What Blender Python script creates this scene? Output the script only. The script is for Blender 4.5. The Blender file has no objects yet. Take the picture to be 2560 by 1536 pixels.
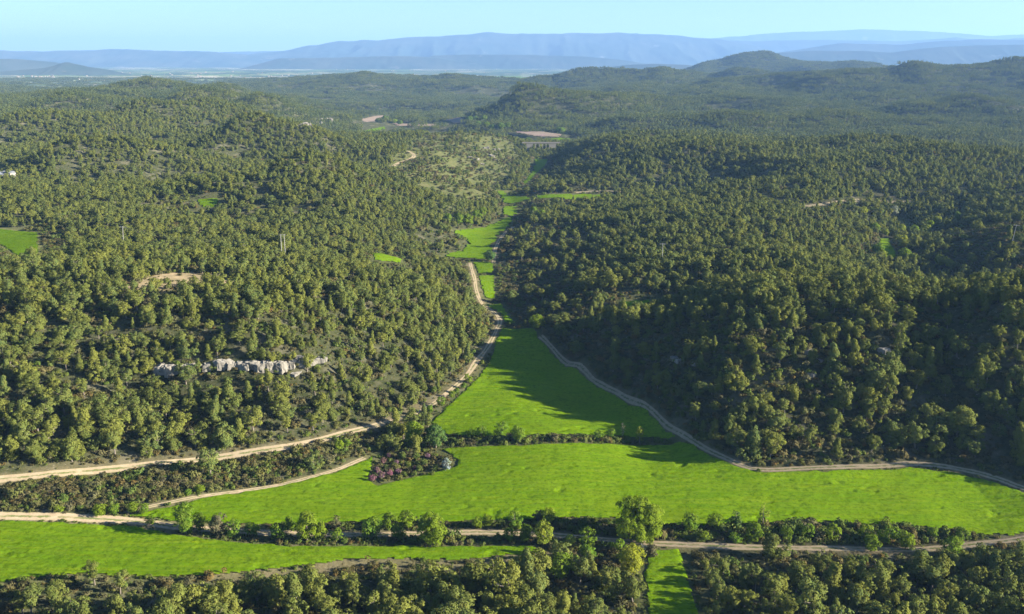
import bpy, math, time
import numpy as np
from mathutils import Vector

T0 = time.time()
R = math.radians
SC = bpy.context.scene
COL = SC.collection
rng = np.random.default_rng(7)

# ------------------------------------------------------------------ camera, sky, sun, exposure
CAM_H, PITCH, FOC = 128.0, R(14.4), 2400.0          # metres, radians, focal length in pixels of a 2560 px wide frame
cam_d = bpy.data.cameras.new('camera')
cam = bpy.data.objects.new('camera', cam_d)
COL.objects.link(cam)
cam.location = (0, 0, CAM_H)
cam.rotation_euler = (math.pi / 2 - PITCH, 0, 0)
cam_d.sensor_width = 36.0
cam_d.lens = 36.0 * FOC / 2560.0
cam_d.clip_start = 1.0
cam_d.clip_end = 80000.0
SC.camera = cam

SUN_EL, SUN_AZ = R(19.0), R(-13.0)                     # azimuth measured from +X towards +Y
world = bpy.data.worlds.new('World')
SC.world = world
world.use_nodes = True
wn = world.node_tree
bg = wn.nodes['Background']
sky = wn.nodes.new('ShaderNodeTexSky')
sky.sky_type = 'NISHITA'
sky.sun_disc = False
sky.sun_elevation = SUN_EL
sky.sun_rotation = math.pi / 2 - SUN_AZ
sky.altitude = 1200
sky.air_density = 1.0
sky.dust_density = 0.7
sky.ozone_density = 4.8
bg.inputs['Strength'].default_value = 0.05
wn.links.new(sky.outputs[0], bg.inputs['Color'])

sun_d = bpy.data.lights.new('sun', 'SUN')
sun_d.energy = 5.0
sun_d.angle = R(0.5)
sun_d.color = (1.0, 0.935, 0.79)
sun = bpy.data.objects.new('sun', sun_d)
COL.objects.link(sun)
sdir = Vector((math.cos(SUN_AZ) * math.cos(SUN_EL), math.sin(SUN_AZ) * math.cos(SUN_EL), math.sin(SUN_EL)))
sun.rotation_euler = sdir.to_track_quat('Z', 'Y').to_euler()
sun.location = (300, 0, 400)

SC.view_settings.view_transform = 'Standard'
SC.view_settings.look = 'None'
SC.view_settings.exposure = 2.14
SC.view_settings.gamma = 1.0
SC.view_settings.use_curve_mapping = False
SC.render.engine = 'CYCLES'
SC.cycles.max_bounces = 5
SC.cycles.diffuse_bounces = 3
SC.cycles.glossy_bounces = 1
SC.cycles.transmission_bounces = 2
SC.cycles.volume_bounces = 0
SC.cycles.transparent_max_bounces = 4
SC.cycles.use_denoising = True
SC.cycles.denoising_prefilter = 'NONE'
SC.cycles.caustics_reflective = False
SC.cycles.caustics_refractive = False

# ------------------------------------------------------------------ small helpers
def tag(o, label=None, cat=None, group=None, kind=None):
    if label: o['label'] = label
    if cat: o['category'] = cat
    if group: o['group'] = group
    if kind: o['kind'] = kind
    return o

def mesh_np(name, verts, faces, mat=None, smooth=False, normals=None):
    """faces: (n,3) or (n,4) int array"""
    verts = np.ascontiguousarray(verts, dtype=np.float32)
    faces = np.ascontiguousarray(faces, dtype=np.int32)
    m = bpy.data.meshes.new(name)
    k = faces.shape[1]
    m.vertices.add(len(verts)); m.vertices.foreach_set('co', verts.ravel())
    m.loops.add(faces.size); m.loops.foreach_set('vertex_index', faces.ravel())
    m.polygons.add(len(faces))
    m.polygons.foreach_set('loop_start', np.arange(0, faces.size, k, dtype=np.int32))
    m.polygons.foreach_set('loop_total', np.full(len(faces), k, dtype=np.int32))
    m.polygons.foreach_set('use_smooth', np.full(len(faces), smooth or normals is not None))
    m.update(calc_edges=True)
    if normals is not None:
        m.normals_split_custom_set_from_vertices([tuple(v) for v in normals])
    if mat: m.materials.append(mat)
    return m

def link(name, mesh, parent=None):
    o = bpy.data.objects.new(name, mesh)
    COL.objects.link(o)
    if parent: o.parent = parent
    return o

def hash2(ix, iy, seed):
    h = (ix.astype(np.int64) * 374761393 + iy.astype(np.int64) * 668265263 + seed * 1442695041) & 0x7fffffff
    h = ((h ^ (h >> 13)) * 1274126177) & 0x7fffffff
    return ((h ^ (h >> 16)) & 0xffff) / 65535.0

def vnoise(x, y, seed=0):
    ix, iy = np.floor(x), np.floor(y)
    fx, fy = x - ix, y - iy
    fx, fy = fx * fx * fx * (fx * (fx * 6 - 15) + 10), fy * fy * fy * (fy * (fy * 6 - 15) + 10)
    a, b = hash2(ix, iy, seed), hash2(ix + 1, iy, seed)
    c, d = hash2(ix, iy + 1, seed), hash2(ix + 1, iy + 1, seed)
    return (a * (1 - fx) + b * fx) * (1 - fy) + (c * (1 - fx) + d * fx) * fy * 1.0

def fbm(x, y, oct=4, seed=0):
    s, a, t = 0, 1.0, 0
    for i in range(oct):
        s = s + a * (vnoise(x * 2 ** i + 17.3 * i, y * 2 ** i - 9.1 * i, seed + i) * 2 - 1); t += a; a *= 0.5
    return s / t

def sstep(a, b, x):
    t = np.clip((x - a) / (b - a), 0, 1)
    return t * t * (3 - 2 * t)

cp, sp = math.cos(PITCH), math.sin(PITCH)
def ray(u, v):
    xn = (np.asarray(u, float) - 1280) / FOC; yn = (768 - np.asarray(v, float)) / FOC
    return xn, cp + yn * sp, yn * cp - sp          # direction per unit depth
def project(x, y, z):
    dz = z - CAM_H
    d = y * cp - dz * sp
    d = np.where(d < 1e-3, 1e-3, d)
    return 1280 + FOC * x / d, 768 - FOC * (y * sp + dz * cp) / d, d

# ------------------------------------------------------------------ terrain: control points
CT = []
def cz(u, v, z):
    """the ground seen at pixel u,v lies at height z"""
    a, b, c = ray(u, v); t = (z - CAM_H) / c
    CT.append((a * t, b * t, z))
def cy(u, v, y):
    """the ground seen at pixel u,v lies y metres ahead"""
    a, b, c = ray(u, v); t = y / b
    CT.append((a * t, y, CAM_H + c * t))
def cw(x, y, z): CT.append((x, y, z))

for u in (-500, 0, 400, 800, 1200, 1600, 2000, 2400, 2900):
    cz(u, 1330, 0); cz(u, 1440, 0.5); cz(u, 1600, 2)
    cw((u - 1280) / 20.0, 60, 2)
for u in (400, 800, 1200, 1500, 1750, 2000, 2300, 2560, 2800): cz(u, 1250, 0.5)
for u, v in ((1250, 1150), (1500, 1140), (1750, 1150), (1150, 1030), (1350, 1020), (1550, 1040), (1250, 930), (1350, 930), (1250, 850), (1310, 850), (1220, 1100)): cz(u, v, 1)
for u, v, z in ((1340, 490, 7), (1400, 489, 8), (1480, 488, 8), (1550, 488, 8), (1420, 512, 3), (1500, 515, 6), (515, 521, 24), (515, 496, 31), (515, 548, 21), (968, 663, 10), (968, 637, 17), (960, 690, 13), (1590, 772, 12), (1590, 746, 17), (1590, 800, 12)): cz(u, v, z)
# valley floor going away
for u, v in ((1270, 800), (1230, 765), (1210, 700), (1200, 640), (1180, 600), (1210, 560), (1270, 510), (1270, 485), (1300, 450),
             (1330, 420), (1345, 385), (1360, 360), (1340, 340)): cz(u, v, 1)
for u, v in ((1120, 302), (1000, 308), (920, 300), (890, 322), (870, 330)): cz(u, v, -2)
# left hill
for u, v, z in ((-500, 1200, 5), (0, 1195, 4), (300, 1165, 3), (600, 1130, 3), (900, 1055, 2.5), (1060, 995, 2), (1150, 920, 1.5), (1220, 830, 1),
                (400, 1220, 2), (100, 1240, 2), (800, 1120, 1.5),
                (0, 1100, 11), (300, 1080, 9), (600, 1060, 8), (900, 990, 7), (1020, 920, 9), (1130, 850, 6),
                (100, 980, 18), (400, 945, 17), (600, 945, 17), (760, 950, 15), (400, 885, 25), (600, 885, 25), (760, 890, 22), (900, 880, 17),
                (-500, 900, 26), (100, 880, 26), (150, 800, 31), (500, 810, 31), (800, 810, 27), (1000, 800, 20), (1100, 740, 13), (1140, 690, 6),
                (-500, 700, 36), (0, 740, 35), (300, 720, 36), (600, 720, 34), (850, 720, 29), (1000, 700, 21), (500, 670, 35), (800, 670, 28), 
                (200, 650, 33), (500, 625, 29), (700, 620, 27), (0, 595, 25), (-500, 595, 26), (300, 560, 30), (900, 600, 18), (1050, 560, 12), (1060, 615, 5),
                (250, 500, 30), (100, 480, 30), (700, 520, 25), (750, 460, 38), (620, 480, 24), (900, 500, 22), (1000, 520, 16), (1100, 520, 10), (1180, 520, 4),
                (-500, 480, 32), (100, 420, 30), (400, 430, 28), (600, 410, 25), (850, 430, 22), (550, 380, 36), (300, 370, 28), (700, 370, 22), (0, 350, 30), (500, 330, 24), (200, 320, 30)): cz(u, v, z)
# scrub hill in the middle
for u, v, z in ((1000, 480, 13), (1100, 460, 14), (1200, 435, 9), (950, 420, 20), (1100, 400, 20), (1220, 385, 15), (1000, 360, 25), (1100, 338, 29), (1190, 342, 26), (1280, 352, 15), (880, 346, 14), (800, 360, 16)): cz(u, v, z)
# long left ridge and what lies before and behind it
for u, v, y in ((0, 300, 1500), (300, 300, 1650), (600, 300, 1700), (0, 255, 2100), (-500, 255, 2100), (150, 248, 2200), (300, 224, 2350), (390, 222, 2400), (480, 232, 2400), (560, 226, 2400), (640, 240, 2350),
                (740, 262, 2200), (800, 292, 2050), (300, 260, 2000), (600, 265, 2000), (840, 315, 1950)): cy(u, v, y)
for x, y, z in ((-1500, 3000, 0), (-1000, 3000, 0), (-600, 3000, 0), (-500, 2600, 8), (-200, 2700, -8), (100, 2650, -5)): cw(x, y, z)
# forest ridge beyond
for u, v, y in ((650, 228, 3600), (800, 200, 4000), (950, 194, 4000), (1100, 196, 4000), (1250, 202, 3900), (1000, 225, 3400), (1250, 232, 3300), (800, 240, 3200), (1150, 265, 2800)): cy(u, v, y)
# right hill
for u, v, z in ((1340, 850, 1.5), (1450, 905, 1.5), (1600, 1010, 1.5), (1740, 1105, 1.5), (1900, 1172, 1.5), (2100, 1168, 2), (2300, 1160, 2), (2560, 1212, 2), (3000, 1260, 4),
                (1400, 810, 8), (1500, 880, 10), (1500, 815, 17), (1650, 960, 10), (1650, 840, 19), (1800, 1020, 11), (1850, 880, 25), (2100, 1030, 12), (2100, 880, 26), (2400, 1040, 12), (2400, 900, 25), (2700, 1080, 13), (2900, 960, 32),
                (1900, 835, 29), (2200, 830, 33), (2450, 835, 35),
                (1380, 868, 1.5), (1500, 945, 1.5), (1550, 985, 1.5), (1660, 1055, 1.5), (1700, 1080, 1.5), (1820, 1145, 1.5), (2000, 1170, 1.5), (2200, 1165, 1.5), (2400, 1180, 1.5), (2480, 1195, 1.5), (2640, 1245, 1.5), (2640, 1300, 1),
                (1400, 700, 7), (1800, 720, 24), (2100, 740, 34), (2400, 770, 37), (2800, 760, 40), (1330, 620, 5), (1300, 560, 3), (1500, 610, 14), (1800, 610, 21), (2050, 660, 27),
                (2170, 640, 15), (2220, 615, 9), (2260, 550, 9), (2200, 520, 14), (2360, 610, 22), (2520, 630, 27), (2500, 710, 14), (2800, 640, 28), (2350, 680, 12), (2000, 560, 24), (2080, 500, 22), (1800, 530, 22), (1600, 540, 20), (1420, 540, 10),
                (1600, 480, 8), (1800, 480, 16), (2000, 470, 20), (1600, 430, 20), (1450, 420, 16), (1800, 420, 22), (2300, 480, 22), (2560, 500, 26), (2900, 500, 28), (2300, 430, 24), (1450, 370, 14)): cz(u, v, z)
for u, v, y in ((1550, 345, 1350), (1800, 352, 1300), (2000, 365, 1250), (2200, 377, 1200), (2560, 398, 1150), (3000, 410, 1120),
                (1500, 318, 1800), (1700, 325, 1750), (1900, 335, 1700), (2200, 345, 1600), (2560, 355, 1500), (3000, 370, 1450),
                (1600, 285, 2000), (1700, 255, 2300), (1900, 290, 2000), (1950, 250, 2350), (2200, 290, 1950), (2150, 240, 2400), (2350, 330, 1600), (2400, 260, 2250), (2560, 270, 2100), (2560, 220, 2500), (2300, 215, 2600),
                (1950, 207, 2900), (1800, 222, 2800), (2100, 172, 3050), (2300, 163, 3200), (2450, 156, 3300), (2560, 152, 3300), (3000, 150, 3300),
                (1190, 296, 2050), (1250, 265, 2120), (1310, 248, 2150), (1380, 250, 2150), (1460, 252, 2150), (1560, 250, 2250), (1450, 295, 1900), (1300, 300, 1900),
                (1340, 232, 3200), (1400, 205, 3500), (1450, 182, 3650), (1560, 180, 3700), (1660, 174, 3750), (1760, 178, 3700), (1860, 182, 3600), (1930, 195, 3500), (1600, 215, 3000), (1500, 222, 2900), (1750, 212, 3100)): cy(u, v, y)
for x, y, z in ((250, 2600, 10), (1600, 4300, 60), (2600, 4300, 80), (900, 4300, 30), (350, 4300, 10)): cw(x, y, z)
for x, y, z in ((235, 300, 32), (310, 300, 42), (270, 235, 2), (330, 225, 4), (230, 345, 38), (300, 380, 46), (420, 300, 50)): cw(x, y, z)  # unseen spur right of the view, added and raised to shade the slope
# rocky hill behind
for u, v, y in ((1660, 180, 4900), (1720, 170, 5000), (1780, 153, 5050), (1830, 148, 5050), (1890, 140, 5050), (1950, 150, 5050), (2010, 160, 5000), (2060, 153, 5000), (2120, 172, 5000), (2190, 152, 4700), (2230, 165, 4700)): cy(u, v, y)
# plain
for x in (-5500, -4000, -2800, -1800, -800, 0, 800):
    cw(x, 5600, 22)
for x in (2000, 3000, 4500): cw(x, 6200, 25)
for y in (9000, 16000, 32000):
    for k in (-1.0, -0.5, 0, 0.5, 1.0): cw(k * y, y, 25)
for u, v, y in ((-200, 200, 4300), (60, 215, 4300), (200, 225, 4300), (-200, 225, 3300), (60, 238, 3300)): cy(u, v, y)

CT = np.array(CT)
def warp(x, y):
    yy = np.maximum(y, 40.0)
    return np.stack([x / (yy + 60) * 1.25, np.log(yy + 60)], -1)
def tps_kernel(d2): return np.where(d2 > 1e-12, 0.5 * d2 * np.log(np.maximum(d2, 1e-12)), 0.0)
CP = warp(CT[:, 0], CT[:, 1]); n = len(CP)
CW = 1.0 / (0.6 + CT[:, 1] / 900.0)
K = tps_kernel(((CP[:, None] - CP[None]) ** 2).sum(-1)) + np.diag(np.full(n, 4e-5))
Pm = np.c_[np.ones(n), CP]
A = np.block([[K, Pm], [Pm.T, np.zeros((3, 3))]])
TW = np.linalg.solve(A, np.r_[CT[:, 2], np.zeros(3)])
def tps(x, y):
    out = np.empty(x.size); X = x.ravel(); Y = y.ravel()
    for i in range(0, X.size, 20000):
        q = warp(X[i:i + 20000], Y[i:i + 20000])
        d2 = ((q[:, None, 0] - CP[None, :, 0]) ** 2 + (q[:, None, 1] - CP[None, :, 1]) ** 2)
        out[i:i + 20000] = tps_kernel(d2) @ TW[:n] + TW[n] + q @ TW[n + 1:]
    return out.reshape(x.shape)

def graded(start, fine_end, step, end, growth):
    a = list(np.arange(start, fine_end, step)); s = step
    while a[-1] < end: s *= 1 + growth; a.append(a[-1] + s)
    return np.array(a)
gx = graded(0, 330, 2.6, 22000, 0.024); GX = np.r_[-gx[:0:-1], gx]
GY = graded(90, 560, 2.6, 34000, 0.0095)
MX, MY = np.meshgrid(GX, GY)
EX, EY = graded(0, 330, 11, 22000, 0.05), graded(90, 560, 11, 34000, 0.02)
# evaluate the spline on a coarser grid and interpolate, it is smooth
ex = np.r_[-EX[:0:-1], EX]
bx, by = np.meshgrid(ex, EY)
BZ = tps(bx, by)
def interp(xs, ys, Z, x, y):
    i = np.clip(np.searchsorted(xs, x) - 1, 0, len(xs) - 2); j = np.clip(np.searchsorted(ys, y) - 1, 0, len(ys) - 2)
    fx = np.clip((x - xs[i]) / (xs[i + 1] - xs[i]), 0, 1); fy = np.clip((y - ys[j]) / (ys[j + 1] - ys[j]), 0, 1)
    return (Z[j, i] * (1 - fx) + Z[j, i + 1] * fx) * (1 - fy) + (Z[j + 1, i] * (1 - fx) + Z[j + 1, i + 1] * fx) * fy
MZ0 = interp(ex, EY, BZ, MX, MY)
MZ0 = np.clip(MZ0, -24, 190)
# separate hills: (u, distance, height, half width on the left flank, on the right flank, along the view)
MZ0 = MZ0 - 17.0 * sstep(2300, 3200, MY) * sstep(5600, 5200, MY) * sstep(0.0, 0.06, MX / MY)
HILLS = [(745, 790, 14, 38, 70, 45), (610, 1090, 20, 42, 120, 60), (150, 900, 14, 36, 120, 50), (350, 1400, 22, 55, 150, 90), (150, 1800, 26, 75, 200, 120), (480, 1900, 28, 65, 200, 120),
         (650, 1900, 30, 55, 160, 120), (380, 2420, 20, 110, 160, 150), (560, 2420, 20, 90, 150, 140), (60, 1250, 18, 50, 160, 80), (520, 1500, 20, 50, 120, 70),
         (1310, 2120, 40, 70, 240, 130), (1560, 1780, 30, 80, 300, 90), (1830, 1750, 34, 80, 260, 120), (2080, 1850, 34, 80, 240, 120), (2270, 2050, 36, 85, 260, 150), (2500, 1950, 30, 85, 250, 150),
         (1560, 2850, 34, 110, 300, 180), (1800, 3050, 44, 105, 350, 200), (1660, 3720, 42, 120, 300, 250), (1850, 3580, 46, 100, 250, 200), (2050, 2750, 42, 105, 300, 200), (2300, 2750, 46, 110, 350, 220), (2520, 2900, 44, 110, 300, 220),
         (1450, 3680, 36, 130, 300, 250), (900, 3900, 25, 240, 400, 300), (1100, 3500, 28, 180, 350, 250), (1000, 3050, 24, 140, 300, 200), (1840, 5050, 40, 120, 250, 300), (1920, 5050, 30, 100, 250, 300), (1750, 5000, 20, 90, 150, 250),
         (1520, 1180, 14, 46, 150, 70), (1750, 1020, 16, 46, 140, 70), (2000, 900, 16, 46, 150, 60), (1850, 800, 13, 38, 120, 50), (2320, 960, 16, 46, 160, 60), (2150, 1130, 16, 50, 150, 70)]
for hu, hy, hh_, sl, sr, sy_ in HILLS:
    if hy < 1700: hh_ *= 1.9 if hu < 900 else 0.9; sl *= 0.85
    if hy > 1700: hh_ *= 0.95 if hu < 700 else 0.65; sl *= 0.5; sr *= 0.8; sy_ *= 0.7
    hx = (hu - 1280) / FOC * hy * cp + 0.0
    dx = MX - hx; MZ0 = MZ0 + hh_ * np.exp(-(dx / np.where(dx < 0, sl, sr)) ** 2 - ((MY - hy) / sy_) ** 2)
def H0(x, y): return interp(GX, GY, MZ0, np.asarray(x, float), np.asarray(y, float))

def cast(u, v, Hf=H0):
    """the place where the ground is seen at pixel u,v"""
    a, b, c = ray(u, v); a = np.atleast_1d(a); b = np.atleast_1d(b) + 0 * a; c = np.atleast_1d(c) + 0 * a
    ts = 150 * (1.008 ** np.arange(620))
    x = a[:, None] * ts; y = b[:, None] * ts; z = CAM_H + c[:, None] * ts
    below = z < Hf(x, y)
    k = np.where(below.any(1), below.argmax(1), len(ts) - 1)
    lo, hi = ts[np.maximum(k - 1, 0)], ts[k]
    for _ in range(14):
        m = 0.5 * (lo + hi); bl = CAM_H + c * m < Hf(a * m, b * m)
        hi = np.where(bl, m, hi); lo = np.where(bl, lo, m)
    return np.stack([a * hi, b * hi], -1)

# ------------------------------------------------------------------ outlines read from the picture (given in a 2473 px wide frame)
S = 2560 / 2473.0
def poly(*pts):
    p = np.array(pts, float) * S
    return cast(p[:, 0], p[:, 1])
FIELDS = {
 'meadow': poly((300,1247),(420,1222),(500,1201),(600,1187),(700,1169),(800,1143),(880,1111),(905,1100),(900,1130),(888,1160),(915,1172),(960,1163),(1010,1150),(1060,1138),(1098,1130),(1100,1110),(1075,1095),(1060,1085),(1120,1080),(1250,1076),(1390,1071),(1560,1075),(1640,1066),(1672,1072),(1700,1090),(1760,1117),(1830,1142),(1950,1139),(2100,1135),(2200,1130),(2300,1139),(2400,1163),(2473,1190),(2600,1235),(2600,1284),(2473,1296),(2380,1294),(2300,1282),(2200,1272),(2000,1264),(1850,1266),(1700,1272),(1600,1268),(1480,1254),(1340,1252),(1250,1260),(1000,1262),(700,1267),(560,1268),(430,1262)),
 'upper': poly((1205,791),(1290,793),(1312,825),(1335,852),(1400,890),(1500,960),(1600,1024),(1645,1056),(1560,1058),(1400,1052),(1280,1054),(1150,1056),(1080,1052),(1038,1022),(1100,962),(1152,915),(1185,865),(1197,820)),
 'f3': poly((1170,735),(1213,733),(1225,755),(1250,782),(1210,778),(1192,752)),
 'f4': poly((1155,666),(1196,665),(1197,700),(1198,722),(1170,722),(1160,692)),
 'f5': poly((1141,633),(1193,633),(1195,660),(1155,662)),
 'f6': poly((1085,556),(1165,549),(1200,536),(1215,526),(1245,525),(1235,545),(1205,572),(1195,600),(1188,628),(1068,622),(1085,609),(1118,605),(1125,576),(1105,569)),
 'f7': poly((1215,499),(1252,499),(1250,522),(1210,521)),
 'f8': poly((1198,461),(1222,461),(1232,473),(1280,476),(1280,486),(1230,494),(1215,491)),
 'f9': poly((1290,474),(1480,470),(1510,476),(1470,482),(1300,482)),
 'f10': poly((895,615),(975,628),(972,640),(905,630)),
 'f11': poly((465,482),(530,479),(528,502),(488,503)),
 'f12': poly((-80,556),(0,553),(95,562),(96,626),(60,632),(0,592),(-80,600)),
 'f13': poly((2122,577),(2150,577),(2160,600),(2167,625),(2128,622)),
 'f14': poly((2163,525),(2180,528),(2215,555),(2190,553)),
 'f15': poly((1490,729),(1580,722),(1565,738),(1510,746)),
 'f16': poly((1258,445),(1285,412),(1290,385),(1325,385),(1318,402),(1295,422),(1275,447)),
 'f17': poly((860,320),(928,305),(935,311),(880,324)),
 'f18': poly((1300,337),(1350,333),(1385,336),(1340,341)),
 'lower': poly((-100,1252),(0,1257),(200,1264),(330,1272),(430,1292),(560,1309),(700,1319),(900,1319),(1100,1319),(1280,1319),(1322,1330),(1310,1340),(1200,1346),(1100,1358),(1000,1352),(850,1354),(700,1372),(550,1388),(400,1396),(200,1390),(80,1398),(-100,1425)),
 'small': poly((1573,1328),(1640,1324),(1660,1380),(1690,1484),(1708,1560),(1575,1560),(1560,1440),(1552,1388),(1560,1346)),
}
PLOUGHED = {
 'b1': poly((865,288),(900,281),(958,275),(918,290),(907,300),(885,299)),
 'b2': poly((945,298),(1090,297),(1085,304),(960,306)),
 'b3': poly((1072,291),(1110,283),(1125,297),(1095,299)),
 'b4': poly((1235,319),(1310,318),(1360,325),(1350,332),(1290,329)),
}
CLEARINGS = [poly((360,668),(440,655),(500,660),(580,677),(585,690),(500,697),(440,690),(390,708),(330,700)), poly((620,690),(660,682),(668,692),(640,700)), poly((310,690),(335,695),(330,710),(316,705))]
SANDY = [poly((520,1390),(700,1372),(850,1352),(1000,1354),(1110,1362),(1180,1350),(1320,1340),(1400,1330),(1400,1322),(1330,1326),(1322,1345),(1200,1365),(1100,1378),(1000,1372),(850,1372),(700,1392),(560,1400)),
         poly((150,1120),(450,1105),(650,1080),(750,1062),(900,1022),(1000,985),(1020,970),(1010,1000),(900,1038),(750,1072),(650,1092),(450,1116),(200,1140),(100,1140))]
SCRUB = [poly((0,1165),(200,1150),(400,1125),(700,1085),(930,1030),(960,1040),(900,1090),(700,1150),(500,1190),(320,1235),(0,1238)),        # strip between the two left tracks
         poly((985,345),(1020,328),(1100,320),(1180,328),(1235,345),(1255,375),(1240,410),(1215,455),(1190,480),(1150,500),(1090,500),(1030,478),(970,440),(945,415),(935,395),(975,375)),                # scrub hill
         poly((2230,560),(2350,540),(2560,540),(2560,690),(2450,680),(2300,620)),
         poly((1200,620),(1300,590),(1390,640),(1410,720),(1390,765),(1300,778),(1250,770),(1205,690)),
         poly((1230,440),(1350,455),(1480,462),(1480,470),(1240,470)),
         poly((1280,550),(1400,540),(1420,570),(1260,600)),
         poly((1060,600),(1120,580),(1110,560),(1020,560),(1000,600)),
         poly((930,1090),(1080,1070),(1095,1125),(960,1165),(890,1160))]
def pline(*pts, n=6):
    p = np.array(pts, float) * S; q = cast(p[:, 0], p[:, 1])
    # Catmull-Rom
    e = np.vstack([2 * q[0] - q[1], q, 2 * q[-1] - q[-2]]); out = []
    for i in range(1, len(e) - 2):
        L = np.hypot(*(e[i + 1] - e[i])); k = max(2, int(L / 2.0))
        t = np.arange(k)[:, None] / k; a, b, c, d = e[i - 1], e[i], e[i + 1], e[i + 2]
        out.append(0.5 * (2 * b + (c - a) * t + (2 * a - 5 * b + 4 * c - d) * t ** 2 + (3 * b - a - 3 * c + d) * t ** 3))
    return np.vstack(out + [q[-1:]])
TRACKS = [
 ('dirt_track', 2.8, pline((-90,1172),(0,1158),(100,1148),(250,1135),(400,1117),(550,1102),(680,1082),(750,1068),(850,1042),(930,1022),(1000,1000),(1040,980),(1080,950),(1120,915),(1150,875),(1180,835),(1200,795),(1207,775),(1190,752),(1165,735),(1150,700),(1145,670),(1135,635))),
 ('footpath', 1.5, pline((310,1234),(400,1216),(500,1197),(600,1184),(700,1166),(800,1139),(880,1107))),
 ('dirt_track', 3.2, pline((-100,1243),(0,1247),(200,1252),(330,1260),(430,1274),(560,1282),(700,1290),(850,1292),(1000,1290),(1150,1286),(1250,1289),(1350,1294),(1450,1303),(1530,1310),(1650,1316),(1800,1322),(2000,1325),(2200,1328),(2300,1321),(2400,1310),(2473,1300),(2600,1286))),
 ('dirt_track', 1.9, pline((1305,812),(1340,848),(1400,884),(1500,954),(1600,1019),(1655,1053),(1700,1082),(1760,1110),(1830,1134),(1950,1131),(2100,1127),(2200,1121),(2300,1130),(2400,1154),(2473,1180),(2600,1226))),
 ('dirt_track', 2.2, pline((1192,636),(1197,600),(1212,572),(1240,548))),
 ('dirt_track', 3.0, pline((935,410),(960,395),(990,385),(1000,375),(985,365))),
 ('dirt_track', 3.0, pline((1390,465),(1460,462),(1530,466))),
 ('dirt_track', 3.0, pline((1930,500),(2000,492),(2100,485),(2250,483))),
]

def inpoly(x, y, P):
    r = np.zeros(x.shape, bool); j = len(P) - 1
    bb = (x >= P[:, 0].min()) & (x <= P[:, 0].max()) & (y >= P[:, 1].min()) & (y <= P[:, 1].max())
    idx = np.nonzero(bb.ravel())[0]; X = x.ravel()[idx]; Y = y.ravel()[idx]; q = np.zeros(len(idx), bool)
    for i in range(len(P)):
        xi, yi, xj, yj = P[i, 0], P[i, 1], P[j, 0], P[j, 1]
        if yi != yj: q ^= ((yi > Y) != (yj > Y)) & (X < (xj - xi) * (Y - yi) / (yj - yi) + xi)
        j = i
    r.ravel()[idx] = q
    return r
def segdist(x, y, P, closed=True, far=40.0):
    """distance to the outline P (only looked at within `far` of its box)"""
    d = np.full(x.size, 1e6); X = x.ravel(); Y = y.ravel()
    idx = np.nonzero((X > P[:, 0].min() - far) & (X < P[:, 0].max() + far) & (Y > P[:, 1].min() - far) & (Y < P[:, 1].max() + far))[0]
    if len(idx):
        X = X[idx]; Y = Y[idx]; dd = np.full(len(idx), 1e12)
        N = len(P)
        for i in range(N if closed else N - 1):
            a = P[i]; b = P[(i + 1) % N]; e = b - a; L2 = max(e @ e, 1e-9)
            t = np.clip(((X - a[0]) * e[0] + (Y - a[1]) * e[1]) / L2, 0, 1)
            dd = np.minimum(dd, (X - a[0] - t * e[0]) ** 2 + (Y - a[1] - t * e[1]) ** 2)
        d[idx] = np.sqrt(dd)
    return d.reshape(x.shape)
def trackdist(x, y):
    d = np.full(x.shape, 1e6)
    for nm, w, P in TRACKS: d = np.minimum(d, segdist(x, y, P[::3], False) - w / 2)
    return d
def fielddist(x, y):
    """negative inside"""
    d = np.full(x.shape, 1e6)
    for P in list(FIELDS.values()) + list(PLOUGHED.values()):
        s = segdist(x, y, P); d = np.minimum(d, np.where(inpoly(x, y, P), -np.minimum(s, 50), s))
    return d

# ------------------------------------------------------------------ ground sheet
TD, FD = trackdist(MX, MY), fielddist(MX, MY)
calm = sstep(2, 26, np.minimum(TD, FD))
far_w = sstep(1200, 2400, MY); plain_w = sstep(5000, 6200, MY)
noise = (1.6 * fbm(MX / 60, MY / 60, 3, 3) + 0.5 * fbm(MX / 12, MY / 12, 2, 5)) * (1 - far_w)
ridged = (1 - np.abs(fbm(MX / 380, MY / 380, 4, 11)) * 2.2)
noise = noise + (20.0 * ridged - 12) * far_w * (1 - 0.9 * plain_w) + (8.0 - 16.0 * np.abs(fbm(MX / 210, MY / 210, 3, 21)) - 3) * sstep(500, 900, MY) * (1 - plain_w)
MZ = MZ0 + noise * calm
def H(x, y): return interp(GX, GY, MZ, np.asarray(x, float), np.asarray(y, float))
def anyin(x, y, polys):
    r = np.zeros(x.shape, bool)
    for P in polys: r |= inpoly(x, y, P)
    return r
print('terrain', time.time() - T0)

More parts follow.
